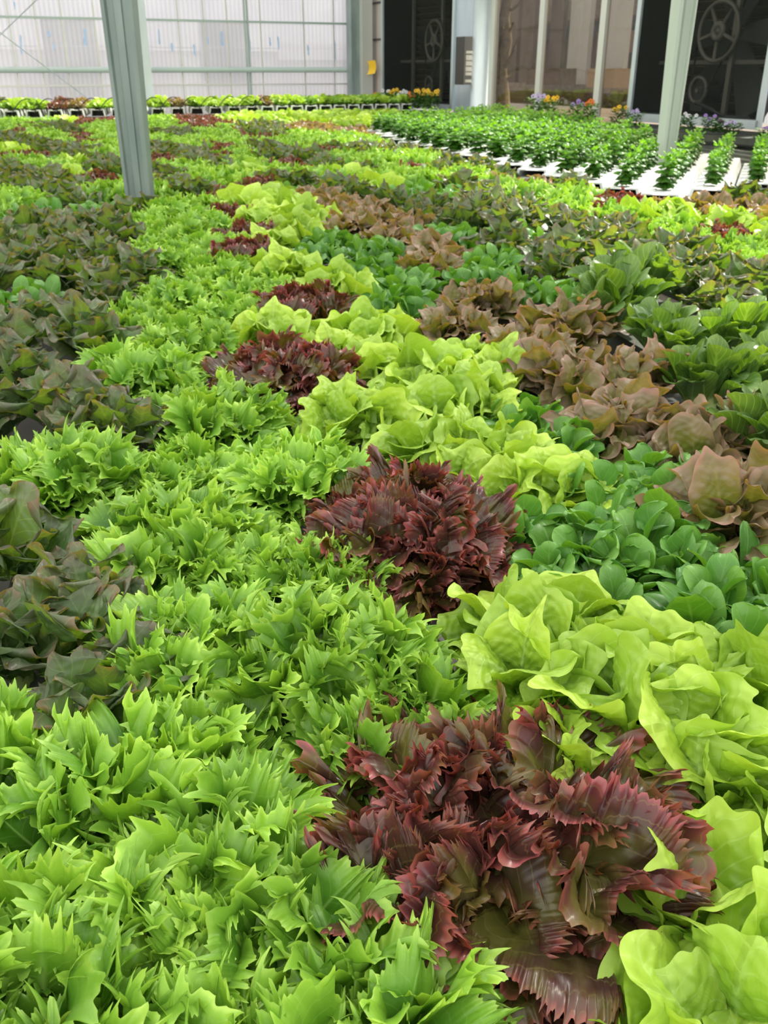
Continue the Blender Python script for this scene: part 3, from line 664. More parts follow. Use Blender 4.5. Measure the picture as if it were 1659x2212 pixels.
def plant_near(kind, px, py, sc, label, var, zt=.945):
    x, y = un(px, py, zt); rz = RND.uniform(0, 6.28)
    r = empty(NAME[kind], (x, y, CH-.005), (RND.uniform(-.06, .06), RND.uniform(-.06, .06), rz), (sc, sc, sc))
    tag(r, label, 'basil' if kind == 'basil' else 'lettuce', GROUP[kind])
    lod = 0 if y < 1.9 else 1; var = var % NVAR[lod]
    link('outer_leaves', get(kind, lod, var, 'outer'), r); link('heart_leaves', get(kind, lod, var, 'heart'), r); link('stem', STUB, r)
    placed.append((x, y, kind)); return r
GROUP = {'green': 'frilly green lettuces on the growing channels', 'red': 'frilly red lettuces on the growing channels', 'lime': 'lime green lettuces on the growing channels', 'tan': 'bronze lettuces on the growing channels', 'oak': 'dark oak leaf lettuces on the growing channels', 'dark': 'baby green lettuces on the growing channels', 'romaine': 'romaine lettuces on the growing channels', 'basil': 'basil plants on the white channels'}
near = [
 ('romaine', 1440, 705, 1.0, 'dark romaine lettuce directly behind the wide bronze clump, left of the other upright heads'),
 ('romaine', 1600, 700, 1.05, 'dark romaine lettuce behind the upright ribbed one, nearer the right edge'),
 ('tan', 1240, 670, 1.05, 'bronze lettuce at the back of the wide clump, beside green leaves'),
 ('red', 640, 640, 1.15, 'frilly red lettuce, fourth red head back in the centre row beside lime leaves'),
 ('red', 520, 528, 1.1, 'frilly red lettuce, fifth red head back in the centre row'),
 ('red', 545, 490, 1.1, 'frilly red lettuce, sixth red head back, tucked between lime leaves'),
 ('red', 505, 449, 1.15, 'frilly red lettuce, seventh red head back, nearest to the ribbed post'),
 ('oak', 235, 880, .9, 'dark oak leaf lettuce between the left frilly heads and the large oak leaf clump'),
 ('green', 470, 1860, .85, 'low frilly green lettuce squeezed against the left side of the nearest red head'),
 ('green', 850, 1490, .85, 'low frilly green lettuce just behind the nearest red head'),
 ('green', 380, 1500, .80, 'low frilly green lettuce right of the single low dark oak leaf plant'),
 ('lime', 1190, 1560, .80, 'low lime lettuce just behind the nearest red head, at its right'),
 ('green', 700, 1170, .75, 'low frilly green lettuce in front of the second red head'),
 ('dark', 1290, 1180, .85, 'small baby green lettuce behind the broad lime head'),
 ('oak', 170, 1240, .8, 'dark oak leaf lettuce touching the frilly green dome from the left'),
 ('red', 1040, 1735, 1.25, 'largest frilly dark red lettuce, nearest the camera at bottom centre'),
 ('red', 880, 1085, 1.2, 'frilly dark red lettuce second from the camera, between green frills and lime lettuce'),
 ('red', 612, 768, 1.2, 'wide frilly red lettuce, third red head back in the centre row'),
 ('green', 300, 1690, 1.1, 'large frilly green lettuce left of the nearest red head'),
 ('green', -190, 1620, 1.05, 'frilly green lettuce cut by the left frame edge below the oak leaf lettuce'),
 ('green', 60, 2120, 1.05, 'frilly green lettuce in the bottom left corner of the picture'),
 ('green', -330, 2050, 1.0, 'frilly green lettuce mostly outside the bottom left corner'),
 ('green', 690, 2215, 1.02, 'frilly green lettuce at the bottom edge just below the nearest red head'),
 ('green', 360, 2420, 1.0, 'frilly green lettuce at the bottom edge, tips only, left of centre'),
 ('green', 690, 1370, 1.05, 'frilly green lettuce between the two nearest red heads'),
 ('green', 400, 1330, .95, 'frilly green lettuce right of the single dark oak leaf at the left'),
 ('green', 360, 1110, 1.05, 'frilly green dome left of the second red head'),
 ('green', 560, 1150, .85, 'small frilly green lettuce touching the left side of the second red head'),
 ('green', 130, 965, 1.0, 'frilly green lettuce at the left edge between two oak leaf clumps'),
 ('green', 380, 960, .8, 'small frilly green lettuce behind the green dome left of the second red head'),
 ('green', 640, 970, 1.05, 'frilly green lettuce directly behind the second red head'),
 ('green', 455, 850, 1.1, 'frilly green dome just in front of the third red head, to its left'),
 ('green', 300, 765, 1.05, 'frilly green lettuce at the same depth as the third red head, beside oak leaves'),
 ('lime', 1180, 1320, .98, 'broad lime lettuce right of and between the two nearest red heads'),
 ('lime', 1480, 1440, 1.12, 'largest lime lettuce with wide wavy leaves, right of the nearest red head'),
 ('lime', 1700, 1640, 1.0, 'lime lettuce at the right frame edge behind the nearest red head'),
 ('lime', 1790, 2040, 1.1, 'lime lettuce in the bottom right corner of the picture'),
 ('lime', 1560, 2380, .85, 'lime lettuce at the bottom edge right of the nearest red head, low leaves only'),
 ('lime', 1000, 930, 1.0, 'lime lettuce behind and right of the second red head'),
 ('lime', 1180, 990, .95, 'lime lettuce beside the baby greens, behind the broad lime head'),
 ('lime', 790, 850, 1.0, 'lime lettuce standing tall in front of the third red head, to its right'),
 ('lime', 1000, 825, 1.05, 'lime lettuce in the middle of the lime row, right of the third red head'),
 ('lime', 880, 765, 1.0, 'lime lettuce directly right of the third red head'),
 ('lime', 1030, 745, .95, 'lime lettuce beside the bronze lettuces at the depth of the third red head'),
 ('dark', 1390, 1120, 1.05, 'dark baby green lettuce with round leaves behind the largest lime head'),
 ('dark', 1200, 1110, .95, 'dark baby green lettuce with round leaves right of the second red head'),
 ('dark', 1560, 1170, .95, 'dark baby green lettuce in front of the nearest bronze lettuce'),
 ('dark', 1640, 1290, 1.0, 'dark baby green lettuce cut by the right edge behind the largest lime head'),
 ('dark', 1320, 1010, .9, 'dark baby green lettuce right of the lime row, left of the bronze gap'),
 ('dark', 1460, 990, 1.0, 'dark baby green lettuce left of the nearest bronze lettuce'),
 ('dark', 1190, 890, 1.0, 'dark baby green lettuce between lime heads and the wide bronze clump'),
 ('dark', 1120, 840, .8, 'small dark baby green lettuce squeezed beside the lime row'),
 ('tan', 1640, 1060, 1.15, 'nearest bronze lettuce with pinkish wavy leaves at the right edge'),
 ('tan', 1530, 905, 1.1, 'bronze lettuce with pink crinkled leaf tips in front of the romaine'),
 ('tan', 1370, 880, 1.05, 'bronze lettuce behind the baby greens, left of the pink tipped one'),
 ('tan', 1220, 770, 1.1, 'bronze lettuce at the left of the wide clump, beside lime leaves'),
 ('tan', 1370, 770, 1.05, 'bronze lettuce in the middle of the wide clump, left of the romaine heads'),
 ('romaine', 1545, 790, 1.0, 'dark romaine lettuce with upright ribbed leaves behind the pink tipped bronze head'),
 ('romaine', 1700, 930, 1.05, 'dark romaine lettuce cut by the right edge behind the nearest bronze head'),
 ('romaine', 1720, 780, 1.0, 'dark romaine lettuce at the right edge beside the upright romaine heads'),
 ('oak', 20, 1330, 1.0, 'dark oak leaf lettuce at the left edge with one long yellowish leaf'),
 ('oak', 230, 1430, .75, 'single low dark oak leaf plant below the frilly greens at the left'),
 ('oak', -60, 1130, 1.05, 'dark oak leaf lettuce at the left edge behind the nearest one'),
 ('oak', 130, 850, 1.05, 'large dark oak leaf lettuce behind the left frilly green head'),
 ('oak', -60, 880, 1.0, 'dark oak leaf lettuce cut by the left edge beside the large one'),
 ('oak', 20, 765, .95, 'dark oak leaf lettuce at the left edge behind the large one'),
]
for i, (kd_, px, py, sc_, lb_) in enumerate(near): plant_near(kd_, px, py, sc_, lb_, i % NVAR[0])

# ------------------------------------------------------------------ the planted field farther back
seeds = '''
green 50 242 120 252;green 0 262 15 264;red 40 270 60 272;lime 140 250 152 254;red 172 256 205 252;green 60 272 150 292;oak 20 285 50 300;oak 100 265 160 268;green 195 262 250 280;red 160 290 200 297;green 200 302 215 304;green 232 300 255 322;oak 110 305 190 322;lime 8 305 32 306;red 15 316 75 318;green 40 326 130 352;dark 108 320 128 320;lime 138 338 190 354;oak 192 335 250 348;red 180 366 225 366;oak 35 360 90 378;oak 100 368 225 405;green 0 385 65 428;dark 60 428 175 430;dark 235 357 262 362;green 228 378 265 400;oak 0 325 30 350;oak 60 300 90 305;
green 325 258 385 265;red 388 262 440 268;oak 340 276 380 282;green 340 286 420 300;red 440 302 480 314;green 432 270 520 292;red 528 280 562 286;oak 560 300 600 306;green 560 292 655 308;red 325 328 378 332;oak 330 350 365 378;green 370 338 500 368;lime 500 358 530 362;red 515 372 562 385;red 462 396 500 397;oak 380 375 450 392;green 492 318 620 352;oak 400 318 490 346;oak 560 358 640 378;dark 600 381 630 383;green 657 345 740 362;lime 742 358 782 374;red 615 336 648 344;oak 650 322 740 346;green 622 276 740 300;red 685 305 708 307;oak 580 312 680 320;green 752 320 830 334;oak 560 272 620 276;tan 645 264 830 278;lime 545 241 830 262;oak 705 305 810 314;oak 330 310 400 322;
green 650 280 850 296;green 840 288 1000 312;lime 830 262 1100 290;lime 1100 290 1250 308;tan 840 280 1150 304;oak 850 308 1000 326;oak 1000 322 1290 336;green 830 322 900 330;green 830 350 930 362;red 878 350 904 356;oak 930 332 1100 347;oak 740 385 860 392;green 1010 360 1300 422;green 1250 420 1480 462;tan 1105 354 1210 364;red 1115 352 1140 356;red 1300 410 1400 420;tan 1430 402 1659 428;lime 1100 344 1659 352;oak 1200 372 1659 392;lime 1400 434 1659 474;red 1560 467 1659 474;green 1480 484 1659 524;oak 1180 440 1500 500;oak 1500 520 1659 600;oak 1250 480 1450 560;dark 840 385 1000 402;dark 1000 450 1200 500;oak 900 420 1000 450;oak 1040 470 1130 490;romaine 1150 550 1420 600;dark 1050 510 1150 570;oak 1180 500 1260 530;oak 1000 385 1200 430;tan 640 395 830 450;tan 830 450 980 540;tan 980 545 1100 600;tan 980 640 1150 640;tan 1150 680 1400 690;tan 1200 720 1400 760;dark 680 480 770 500;dark 790 540 860 600;dark 900 620 960 660;dark 1050 690 1080 700;romaine 1480 660 1659 700;romaine 1420 640 1500 660;oak 1600 600 1659 630;
lime 530 405 640 400;lime 620 440 680 470;lime 560 455 620 455;lime 600 500 740 530;lime 560 540 700 570;lime 700 560 820 600;lime 650 690 760 690;lime 800 660 900 720;lime 980 690 1040 720;green 340 405 460 400;green 330 430 500 440;green 280 460 480 480;green 280 510 420 530;green 420 560 560 580;green 250 590 380 620;green 280 640 340 650;green 400 660 560 700;green 200 740 400 740;red 500 745 740 745;oak 0 470 240 450;oak 0 520 240 500;oak 0 560 230 560;oak 100 600 200 620;oak 0 660 300 680;oak 250 420 340 425;dark 10 570 60 590;oak 0 740 90 740;oak 255 700 320 700
'''
SG = []
for p in seeds.replace('\n', '').split(';'):
    if p.strip():
        a_ = p.split(); SG.append((a_[0], *[float(q) for q in a_[1:]]))
def species(px, py):
    best = None
    for k, x0, y0, x1, y1 in SG:
        ys = 2.6; dx, dy = x1-x0, (y1-y0)*ys; X, Y = px-x0, (py-y0)*ys
        t = max(0, min(1, (X*dx+Y*dy)/(dx*dx+dy*dy+1e-6))); d = math.hypot(X-t*dx, Y-t*dy)
        if best is None or d < best[0]: best = (d, k)
    return best[1]
def inpoly(px, py, P):
    c = False; n = len(P)
    for i in range(n):
        (x0, y0), (x1, y1) = P[i], P[i-1]
        if (y0 > py) != (y1 > py) and px < (x1-x0)*(py-y0)/(y1-y0)+x0: c = not c
    return c
BZ = 1.12; BCH = .95
# basil bench polygon on plan, from its outline at canopy height
bpx = [(800, 243), (830, 236), (1000, 232), (1060, 224), (1200, 236), (1400, 268), (1659, 300), (1800, 318), (1800, 336), (1659, 326), (1440, 343), (1330, 333), (1210, 312), (1000, 280), (880, 262)]
def inwall(x, y, m=.25):
    return ((x-CN[0])*RN[0]+(y-CN[1])*RN[1]) < -m and ((x-CN[0])*LN[0]+(y-CN[1])*LN[1]) < -m
def in_basil(x, y):
    px, py = proj(x, y, BZ); return inpoly(px, py, bpx)
# end line of the main bench: where the raised far bench begins
e0 = un(0, 249, 1.0); e1 = un(560, 238, 1.0); e2 = un(900, 234, 1.0)
def far_side(x, y):
    ex, ey = e1[0]-e0[0], e1[1]-e0[1]; return ex*(y-e0[1])-ey*(x-e0[0]) > 0
DESC = {'green': 'frilly green lettuce', 'red': 'frilly red lettuce', 'lime': 'lime lettuce', 'tan': 'bronze lettuce', 'oak': 'dark oak lettuce', 'dark': 'baby green lettuce', 'romaine': 'romaine lettuce', 'basil': 'bushy basil plant'}
ORD = ['first', 'second', 'third', 'fourth', 'fifth', 'sixth', 'seventh', 'eighth', 'ninth', 'tenth', 'eleventh', 'twelfth', 'thirteenth', 'fourteenth', 'fifteenth']
plants = []
SS, TT = .255, .285
for j in range(0, 62):
    t = 1.9+j*TT
    for i in range(-30, 40):
        s = i*SS+(.5*SS if j % 2 else 0)+RND.uniform(-.025, .025); tt_ = t+RND.uniform(-.035, .035)
        x, y = st2xy(s, tt_)
        px, py = proj(x, y, .99)
        if px < -120 or px > 1790 or py > 735: continue
        if not inwall(x, y): continue
        if min((x-a_)**2+(y-b_)**2 for a_, b_, _ in placed) < (.205 if py < 560 else .165)**2: continue
        if math.hypot(x-PL[0], y-PL[1]) < .17 or math.hypot(x-PR[0], y-PR[1]) < .15: continue
        if far_side(x, y) or any(in_basil(x+a_, y+b_) for a_, b_ in ((0, 0), (.16, 0), (-.16, 0), (0, .16), (0, -.16))): continue
        if px > 700 and py < 268 and py < 262-(px-700)*.0: 
            if px > 860: continue
        # nothing between the basil bench and the fan wall
        bx = [q for q in (1,) if px > 900 and py < 300 and in_basil(x-.0, y-.0)]
        if px > 880 and py < 262+(px-880)*.142 and px < 1210: continue
        if px >= 1190 and py < 350: continue
        kd_ = species(min(max(px, 0), 1659), py)
        plants.append([kd_, x, y, px, py, i, j])
cnts = {}
def mid_label(kd_, px, py, x, y, lod):
    """where it grows, told by landmarks"""
    if py < 262: band = 'in the farthest rows'
    elif py < 300: band = 'in the striped block far back'
    elif py < 345: band = 'at mid distance'
    elif py < 420: band = 'beyond the post foot'
    elif py < 540: band = 'in front of the post foot'
    else: band = 'behind the third red head'
    if px < 270 and py < 420: side = 'left of the ribbed post'
    elif px < 780 and py < 420: side = 'right of the ribbed post'
    elif px < 1060: side = 'left of the basil bench' if py < 420 else 'in the centre'
    elif px < 1420: side = 'towards the sunlit sage post'
    else: side = 'by the right frame edge'
    if px < 270 and py >= 420: side = 'at the left frame edge'
    elif 270 <= px < 560 and py >= 420: side = 'left of the lime row'
    return '%s %s, %s' % (DESC[kd_], band, side.replace('by the right frame edge', 'at right edge').replace('at the left frame edge', 'at left edge').replace('towards the sunlit sage post', 'toward the sage post'))
plants.sort(key=lambda p: p[2])
# plants of one kind sharing a patch are told apart, where they can be, by counting from the camera
lab = {}
for p in plants: lab.setdefault(mid_label(p[0], p[3], p[4], p[1], p[2], 1), []).append(p)
for k, ps in lab.items():
    for n, p in enumerate(ps):
        near_ = p[4] > 430
        p.append((k+', %s one' % ORD[n]) if near_ and n < len(ORD) and len(ps) <= len(ORD) and len(ps) > 1 else k)
ext = {k: Acc() for k in NAME}
for kd_, x, y, px, py, i, j, lb_ in plants:
    d = math.hypot(x, y); lod = 1 if d < 5.0 else 2
    cnts[kd_] = cnts.get(kd_, 0)+1
    var = (i*7+j*3) % NVAR[lod]; sc_ = RND.uniform(.92, 1.10)*(1.0 if d < 4 else 1.06)*({'red': .88, 'romaine': 1.15}.get(kd_, 1.0) if d < 4.5 else {'green': 1.10, 'lime': 1.12, 'oak': .92}.get(kd_, 1.0))
    rot = (RND.uniform(-.08, .08), RND.uniform(-.08, .08), RND.uniform(0, 6.28))
    if cnts[kd_] <= 300:
        if d < 3.2:
            o = empty(NAME[kd_], (x, y, CH-.005), rot, (sc_,)*3)
            link('outer_leaves', get(kd_, 1, var, 'outer'), o); link('heart_leaves', get(kd_, 1, var, 'heart'), o)
        else:
            o = link(NAME[kd_], get(kd_, lod, var), None, (x, y, CH-.005), rot, (sc_,)*3)
        tag(o, lb_, 'lettuce', GROUP[kd_]+' '+('beyond the third red head' if py > 420 else 'behind the ribbed post'))
print('PLANTS', cnts)

# ------------------------------------------------------------------ growing channels
def channel(name, p0, p1, wd, ht_, z, mat, label, group, holes=0, open_end=True):
    p0, p1 = Vector((*p0, z)), Vector((*p1, z)); d = (p1-p0).normalized(); a_ = Vector((d.y, -d.x, 0)); m_ = MB()
    sec = [(-.5, 0), (-.42, 1), (-.2, 1), (-.16, .9), (.16, .9), (.2, 1), (.42, 1), (.5, 0)]; inn = [(.42, .08), (.36, .85), (-.36, .85), (-.42, .08)]
    loop = sec; n = len(sec)
    P = [p0+a_*u_*wd+UPV*(v_-1)*ht_ for u_, v_ in sec]+[p1+a_*u_*wd+UPV*(v_-1)*ht_ for u_, v_ in sec]
    P += [p0+a_*u_*wd+UPV*(v_-1)*ht_ for u_, v_ in inn]+[p0+d*.5+a_*u_*wd+UPV*(v_-1)*ht_ for u_, v_ in inn]
    F_ = [(k, (k+1) % n, n+(k+1) % n, n+k) for k in range(n)]
    b = 2*n
    F_ += [(b+k, b+4+k, b+4+(k+1) % 4, b+(k+1) % 4) for k in range(4)]+[(b+4, b+5, b+6, b+7)]
    F_ += [(0, b+3, b+2, 1), (7, 6, b+1, b), (1, b+2, b+1, 6, 5, 4, 3, 2), (0, 7, b, b+3)]
    F_.append(tuple(range(n, 2*n)))
    m_.poly(P, F_)
    o = m_.build(name, mat); tag(o, label, 'channel', group); return o
for i in range(-16, 27):
    s = i*SS; t0 = .15
    t1 = None
    t = t0
    while t < 19:
        x, y = st2xy(s, t); px, py = proj(x, y, CH)
        if not inwall(x, y, .3) or (t > 5 and (far_side(x, y) or in_basil(x, y) or (px > 860 and py < 300))): break
        t += .1
    # only those that come into the picture
    vis = any(-60 < proj(*st2xy(s, q), CH)[0] < 1720 for q in (1, 2, 4, 6, 8, 10, 12, 14) if q < t)
    if not vis or t < 1.5: continue
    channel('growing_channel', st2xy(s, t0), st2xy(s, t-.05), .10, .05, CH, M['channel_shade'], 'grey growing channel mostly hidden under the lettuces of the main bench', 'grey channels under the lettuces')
# bench frame under the channels
bm_ = empty('bench_frame', (0, 2, 0)); tag(bm_, 'dark steel bench frame carrying the lettuce channels', 'bench')
for q in range(9):
    t = .4+q*1.6; xa, ya = st2xy(-1.2-.28*t, t); xb, yb = st2xy(1.4+.40*t, t)
    m_ = MB(); c = ((xa+xb)/2, (ya+yb)/2, CH-.05-.02-.001); m_.box(c, (math.hypot(xb-xa, yb-ya), .04, .04), RS); o = m_.build('cross_rail', M['grey_dark'], bm_); o.location = (0, -2, 0)
    for f_ in (.04, .96):
        m_ = MB(); m_.box((xa+(xb-xa)*f_, ya+(yb-ya)*f_, (CH-.09)/2), (.05, .05, CH-.09), RS); o = m_.build('leg', M['grey_dark'], bm_); o.location = (0, -2, 0)

# raised far bench: open channel ends face the camera
FZ = 1.055
fx, fy = e1[0]-e0[0], e1[1]-e0[1]; fl_ = math.hypot(fx, fy); fx, fy = fx/fl_, fy/fl_
fcol = {'L': 'lime', 'R': 'red', 'T': 'tan', 'G': 'green'}
n_far = 0; kpos = -1.0
fr_list = []
while kpos < 7.6:
    p = (e0[0]+fx*kpos-fy*.0, e0[1]+fy*kpos)
    d = (RF[0], RF[1]); q = p; L_ = 0
    while inwall(q[0], q[1], .2) and L_ < 3.5: L_ += .1; q = (p[0]+d[0]*L_, p[1]+d[1]*L_)
    px = proj(p[0], p[1], FZ)[0]
    if L_ > .4 and px < 905:
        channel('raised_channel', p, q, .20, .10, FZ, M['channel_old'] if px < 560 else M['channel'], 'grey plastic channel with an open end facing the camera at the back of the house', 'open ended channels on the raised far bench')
        fr_list.append((p, q, L_, px))
    kpos += .285 if px < 540 else .24
m_ = MB()
mx_ = max(len(fr_list), 1)
pa, pb = fr_list[0][0], fr_list[-1][0]
for off_ in (.25, ):
    c = ((pa[0]+pb[0])/2+RF[0]*off_, (pa[1]+pb[1])/2+RF[1]*off_, FZ-.13); m_.box(c, (math.hypot(pb[0]-pa[0], pb[1]-pa[1])+.3, .05, .05), (fx, fy))
for q in range(6):
    f_ = q/5; m_.box((pa[0]+(pb[0]-pa[0])*f_+RF[0]*.25, pa[1]+(pb[1]-pa[1])*f_+RF[1]*.25, (FZ-.155)/2), (.05, .05, FZ-.155), (fx, fy))
tag(m_.build('raised_bench_frame', M['steel_green']), 'steel frame under the open ended channels at the back', 'bench')
for n, (p, q, L_, px) in enumerate(fr_list):
    kd_ = 'red' if (95 < px < 130 or 318 < px < 335 or 366 < px < 380 or 583 < px < 600) else ('tan' if 400 < px < 415 or 130 < px < 150 else 'lime')
    if px > 640: kd_ = 'lime' if n % 2 else 'green'
    elif kd_ == 'lime' and n % 5 == 2: kd_ = 'tan'
    elif kd_ == 'lime' and n % 7 == 3: kd_ = 'oak'
    m2 = 0
    tt_ = .22
    while tt_ < min(L_-.15, 1.6):
        x, y = p[0]+RF[0]*tt_, p[1]+RF[1]*tt_
        o = link(NAME[kd_], get(kd_, 2, (n+m2) % 3), None, (x, y, FZ-.005), (0, 0, RND.uniform(0, 6)), (RND.uniform(.95, 1.2),)*2+(RND.uniform(.65, 1.15),))
        tag(o, '%s on the raised back channels, %s' % (DESC[kd_], 'left of the ribbed post' if px < 250 else ('beside the ribbed post' if px < 430 else ('midway to the corner column' if px < 640 else 'near the corner column'))), 'lettuce', 'lettuces on the raised far bench')
        tt_ += .30; m2 += 1
    if px < 560:   # feeding tube curving over the channel end
        m_ = MB(); P = []
        for a_ in range(9):
            q_ = a_/8; P.append((p[0]+fx*(.02+.26*q_)-RF[0]*.04, p[1]+fy*(.02+.26*q_)-RF[1]*.04, FZ-.03+.17*math.sin(q_*PI*.62)))
        m_.tube(P, .007, 6); tag(m_.build('feeding_tube', M['black'], smooth=True), 'thin black feeding tube arching over a raised channel end', 'tube', 'black tubes over the raised channels')

# ------------------------------------------------------------------ basil bench
AB = math.radians(21); BF = (math.sin(AB), math.cos(AB)); BS = (BF[1], -BF[0])
nb = 0; bl = []; runs = []
BSP, BTP = .235, .215
for i in range(-60, 60):
    run = []
    for j in range(0, 110):
        s, t = i*BSP, 3+j*BTP*.5
        x, y = s*BS[0]+t*BF[0], s*BS[1]+t*BF[1]
        if in_basil(x, y) and inwall(x, y, .72): run.append((x, y, j))
    if len(run) < 2: continue
    px0 = proj(run[0][0], run[0][1], BCH)[0]
    a_, b_ = run[0], run[-1]; runs.append((a_, b_))
    if True:
        channel('basil_channel', (a_[0]-BF[0]*.12, a_[1]-BF[1]*.12), (b_[0]+BF[0]*.1, b_[1]+BF[1]*.1), .228, .06, BCH, M['channel'], 'clean white growing channel holding basil in front of the fan wall', 'white channels of the basil bench')
    for x, y, j in run:
        if j % 2 == (i % 2) and abs(x-PR[0])+abs(y-PR[1]) > .2:
            bl.append((x, y))
bl.sort(key=lambda p: p[1])
for n, (x, y) in enumerate(bl):
    px, py = proj(x, y, BZ)
    if px < -20 or px > 1720: continue
    nb += 1
    if nb > 300: break
    o = link('basil_plant', get('basil', 2 if y > 9 else 1, n % 3), None, (x, y, BCH-.004), (0, 0, RND.uniform(0, 6)), ((RND.uniform(.62, .74) if px > 1180 else RND.uniform(.8, 1.05)),)*2+(RND.uniform(.9, 1.2),))
    side = 'right of the sage post' if px > 1450 else ('just left of the sage post' if px > 1210 else ('in front of the window' if px > 1050 else 'in front of the far dark fan'))
    tag(o, '%s in a white channel %s%s' % (DESC['basil'], side, ', nearest rows' if py > 300 else ''), 'basil', GROUP['basil'])
print('BASIL', nb, len(bl))

# pansies along the back edge
def flower_mesh(mat_name, seed):
    rng = random.Random(seed); m_ = MB()
    for k in range(5):
        a_ = 2*PI*k/5+.3; w_ = .62; P = [(0, 0, 0)]
        for j in range(7):
            q = -w_+2*w_*j/6; r_ = .024*(1-.25*(q/w_)**2); P.append((r_*math.cos(a_+q), r_*math.sin(a_+q), .004*math.sin(j*1.3+k)+.003*(k % 2)))
        m_.poly(P, [(0, j, j+1) for j in range(1, 7)])
    return m_.mesh('petals', M[mat_name], True)
eye = MB(); eye.poly([(0, 0, .007)]+[(.007*math.cos(q), .007*math.sin(q), .0055) for q in [2*PI*k/8 for k in range(8)]], [(0, 1+k, 1+(k+1) % 8) for k in range(8)]); EYE = eye.mesh('flower_eye', M['flower_eye'])
FLW = {k: flower_mesh('petal_'+k, 3) for k in ('yellow', 'white', 'violet', 'lilac', 'orange', 'plum')}
pf = Acc(); rg = np.random.default_rng(3)
for i in range(120):
    az = i*GA; r_ = .085*math.sqrt(i/120); hz = rg.uniform(.02, .165)
    pf.add(leaf(rg, rg.uniform(.035, .055), .017, p_oval, 0, 4, 5, math.radians(50), math.radians(110), az+rg.uniform(-1, 1), (r_*math.cos(az), r_*math.sin(az), hz)), rg.uniform(.2, .9))
PFM = pf.mesh('foliage', M['pansy_leaf'])
pans = [(672, 207, 'white', 5), (700, 208, 'white', 4), (738, 208, 'plum', 4), (765, 206, 'plum', 5), (790, 206, 'violet', 3), (812, 201, 'orange', 2), (836, 195, 'white', 5), (853, 193, 'yellow', 5), (873, 196, 'white', 6), (893, 200, 'orange', 3), (908, 194, 'yellow', 7), (932, 195, 'yellow', 7),
        (1160, 205, 'lilac', 6), (1190, 207, 'yellow', 6), (1250, 218, 'violet', 4), (1275, 217, 'orange', 3), (1340, 228, 'yellow', 4), (1373, 238, 'lilac', 3), (1487, 243, 'white', 3), (1538, 249, 'violet', 2), (1560, 256, 'plum', 2), (1586, 262, 'lilac', 2), (1655, 274, 'violet', 2)]
wh = {672: 'leftmost, in front of the pale wall', 700: 'second from the left against the pale wall', 738: 'small dark one left of the corner column', 765: 'in front of the corner column, left one', 790: 'in front of the corner column under the yellow card', 812: 'just right of the corner column', 836: 'at the left of the far dark fan', 853: 'between white ones before the far dark fan', 873: 'thick bloom before the far dark fan', 893: 'left of the two full yellow ones', 908: 'left of the two full ones before the far fan', 932: 'right one of the two full ones before the far fan', 1160: 'at the left window mullion', 1190: 'right of the left window mullion', 1250: 'between the window mullions', 1275: 'at the right window mullion', 1340: 'at the left edge of the large fan', 1373: 'under the left part of the large fan', 1487: 'just right of the sage post', 1538: 'under the big belt wheel', 1560: 'small dark one right of the sage post', 1586: 'under the right part of the large fan', 1655: 'at the right frame edge'}
cn_ = {'yellow': 'yellow', 'white': 'white', 'violet': 'violet', 'lilac': 'pale lilac', 'orange': 'orange', 'plum': 'dark plum'}
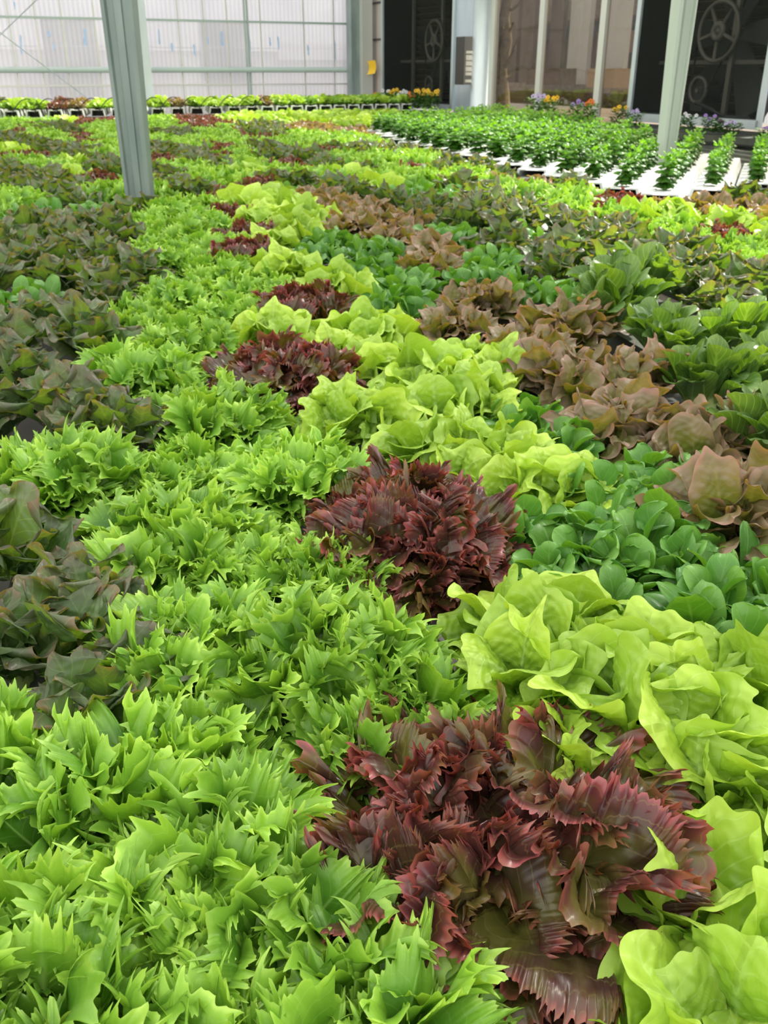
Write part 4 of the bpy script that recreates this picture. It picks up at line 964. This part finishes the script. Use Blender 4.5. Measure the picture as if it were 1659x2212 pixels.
for n, (px, py, colr, nf) in enumerate(pans):
    # stand just inside the wall
    a_ = (px-CX)/F; b_ = (py-CY)/F; dx, dy, dz = a_, CT-b_*ST, -ST-b_*CT
    if px > 800: t = ((CN[0]*RN[0]+CN[1]*RN[1])-.42)/(dx*RN[0]+dy*RN[1])
    else: t = ((CN[0]*LN[0]+CN[1]*LN[1])-.95)/(dx*LN[0]+dy*LN[1])
    x, y, zt = dx*t, dy*t, H+dz*t
    base = BCH; sc_ = (zt-base)/.20
    r = empty('pansy_plant', (x, y, base), (0, 0, n*1.3), (max(1.0, sc_*.95), max(1.0, sc_*.95), sc_)); tag(r, 'potted pansy with %s flowers, %s' % (cn_[colr], wh[px]), 'pansy', 'pansies along the back edge')
    link('foliage', PFM, r)
    for k in range(nf+2):
        rr = random.Random(n*17+k); q = rr.uniform(0, 6.28); d_ = rr.uniform(.01, .09)
        fo = link('flower', FLW[colr], r, (d_*math.cos(q), d_*math.sin(q), rr.uniform(.155, .20)), (0, 0, 0))
        aim = Vector((-x, -y, .5+rr.uniform(-.2, .5)*8)).normalized(); aim = Matrix.Rotation(-n*1.3, 3, 'Z') @ aim
        fo.rotation_euler = aim.to_track_quat('Z', 'Y').to_euler()
        fo.scale = (.85, .85, .85); link('flower_eye', EYE, fo)
# shelf the pansies stand on: two narrow troughs along the walls
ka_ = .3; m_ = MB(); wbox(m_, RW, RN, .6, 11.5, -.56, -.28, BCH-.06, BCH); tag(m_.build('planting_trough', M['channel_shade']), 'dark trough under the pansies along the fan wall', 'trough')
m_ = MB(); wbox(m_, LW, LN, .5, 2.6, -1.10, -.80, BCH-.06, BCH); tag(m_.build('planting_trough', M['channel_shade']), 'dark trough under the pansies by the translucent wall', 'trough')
for nme, d_, n_, ks, of in (('trough_stand', RW, RN, (.8, 3.5, 6.2, 8.9, 11.3), -.42), ('trough_stand', LW, LN, (.6, 2.4), -.95)):
    for k in ks:
        m_ = MB(); wbox(m_, d_, n_, k-.03, k+.03, of-.03, of+.03, 0, BCH-.06); tag(m_.build('trough_stand', M['grey_dark']), 'dark leg under a pansy trough', 'stand', 'legs under the pansy troughs')
# legs under each third basil channel
for i_, (a_, b_) in enumerate(runs[::3]):
    for q in (.08, .92):
        bb = MB(); bb.box((a_[0]+(b_[0]-a_[0])*q, a_[1]+(b_[1]-a_[1])*q, (BCH-.062)/2), (.05, .05, BCH-.062), BS)
        tag(bb.build('channel_stand', M['grey_dark']), 'dark leg under a white basil channel', 'stand', 'legs under the basil channels')
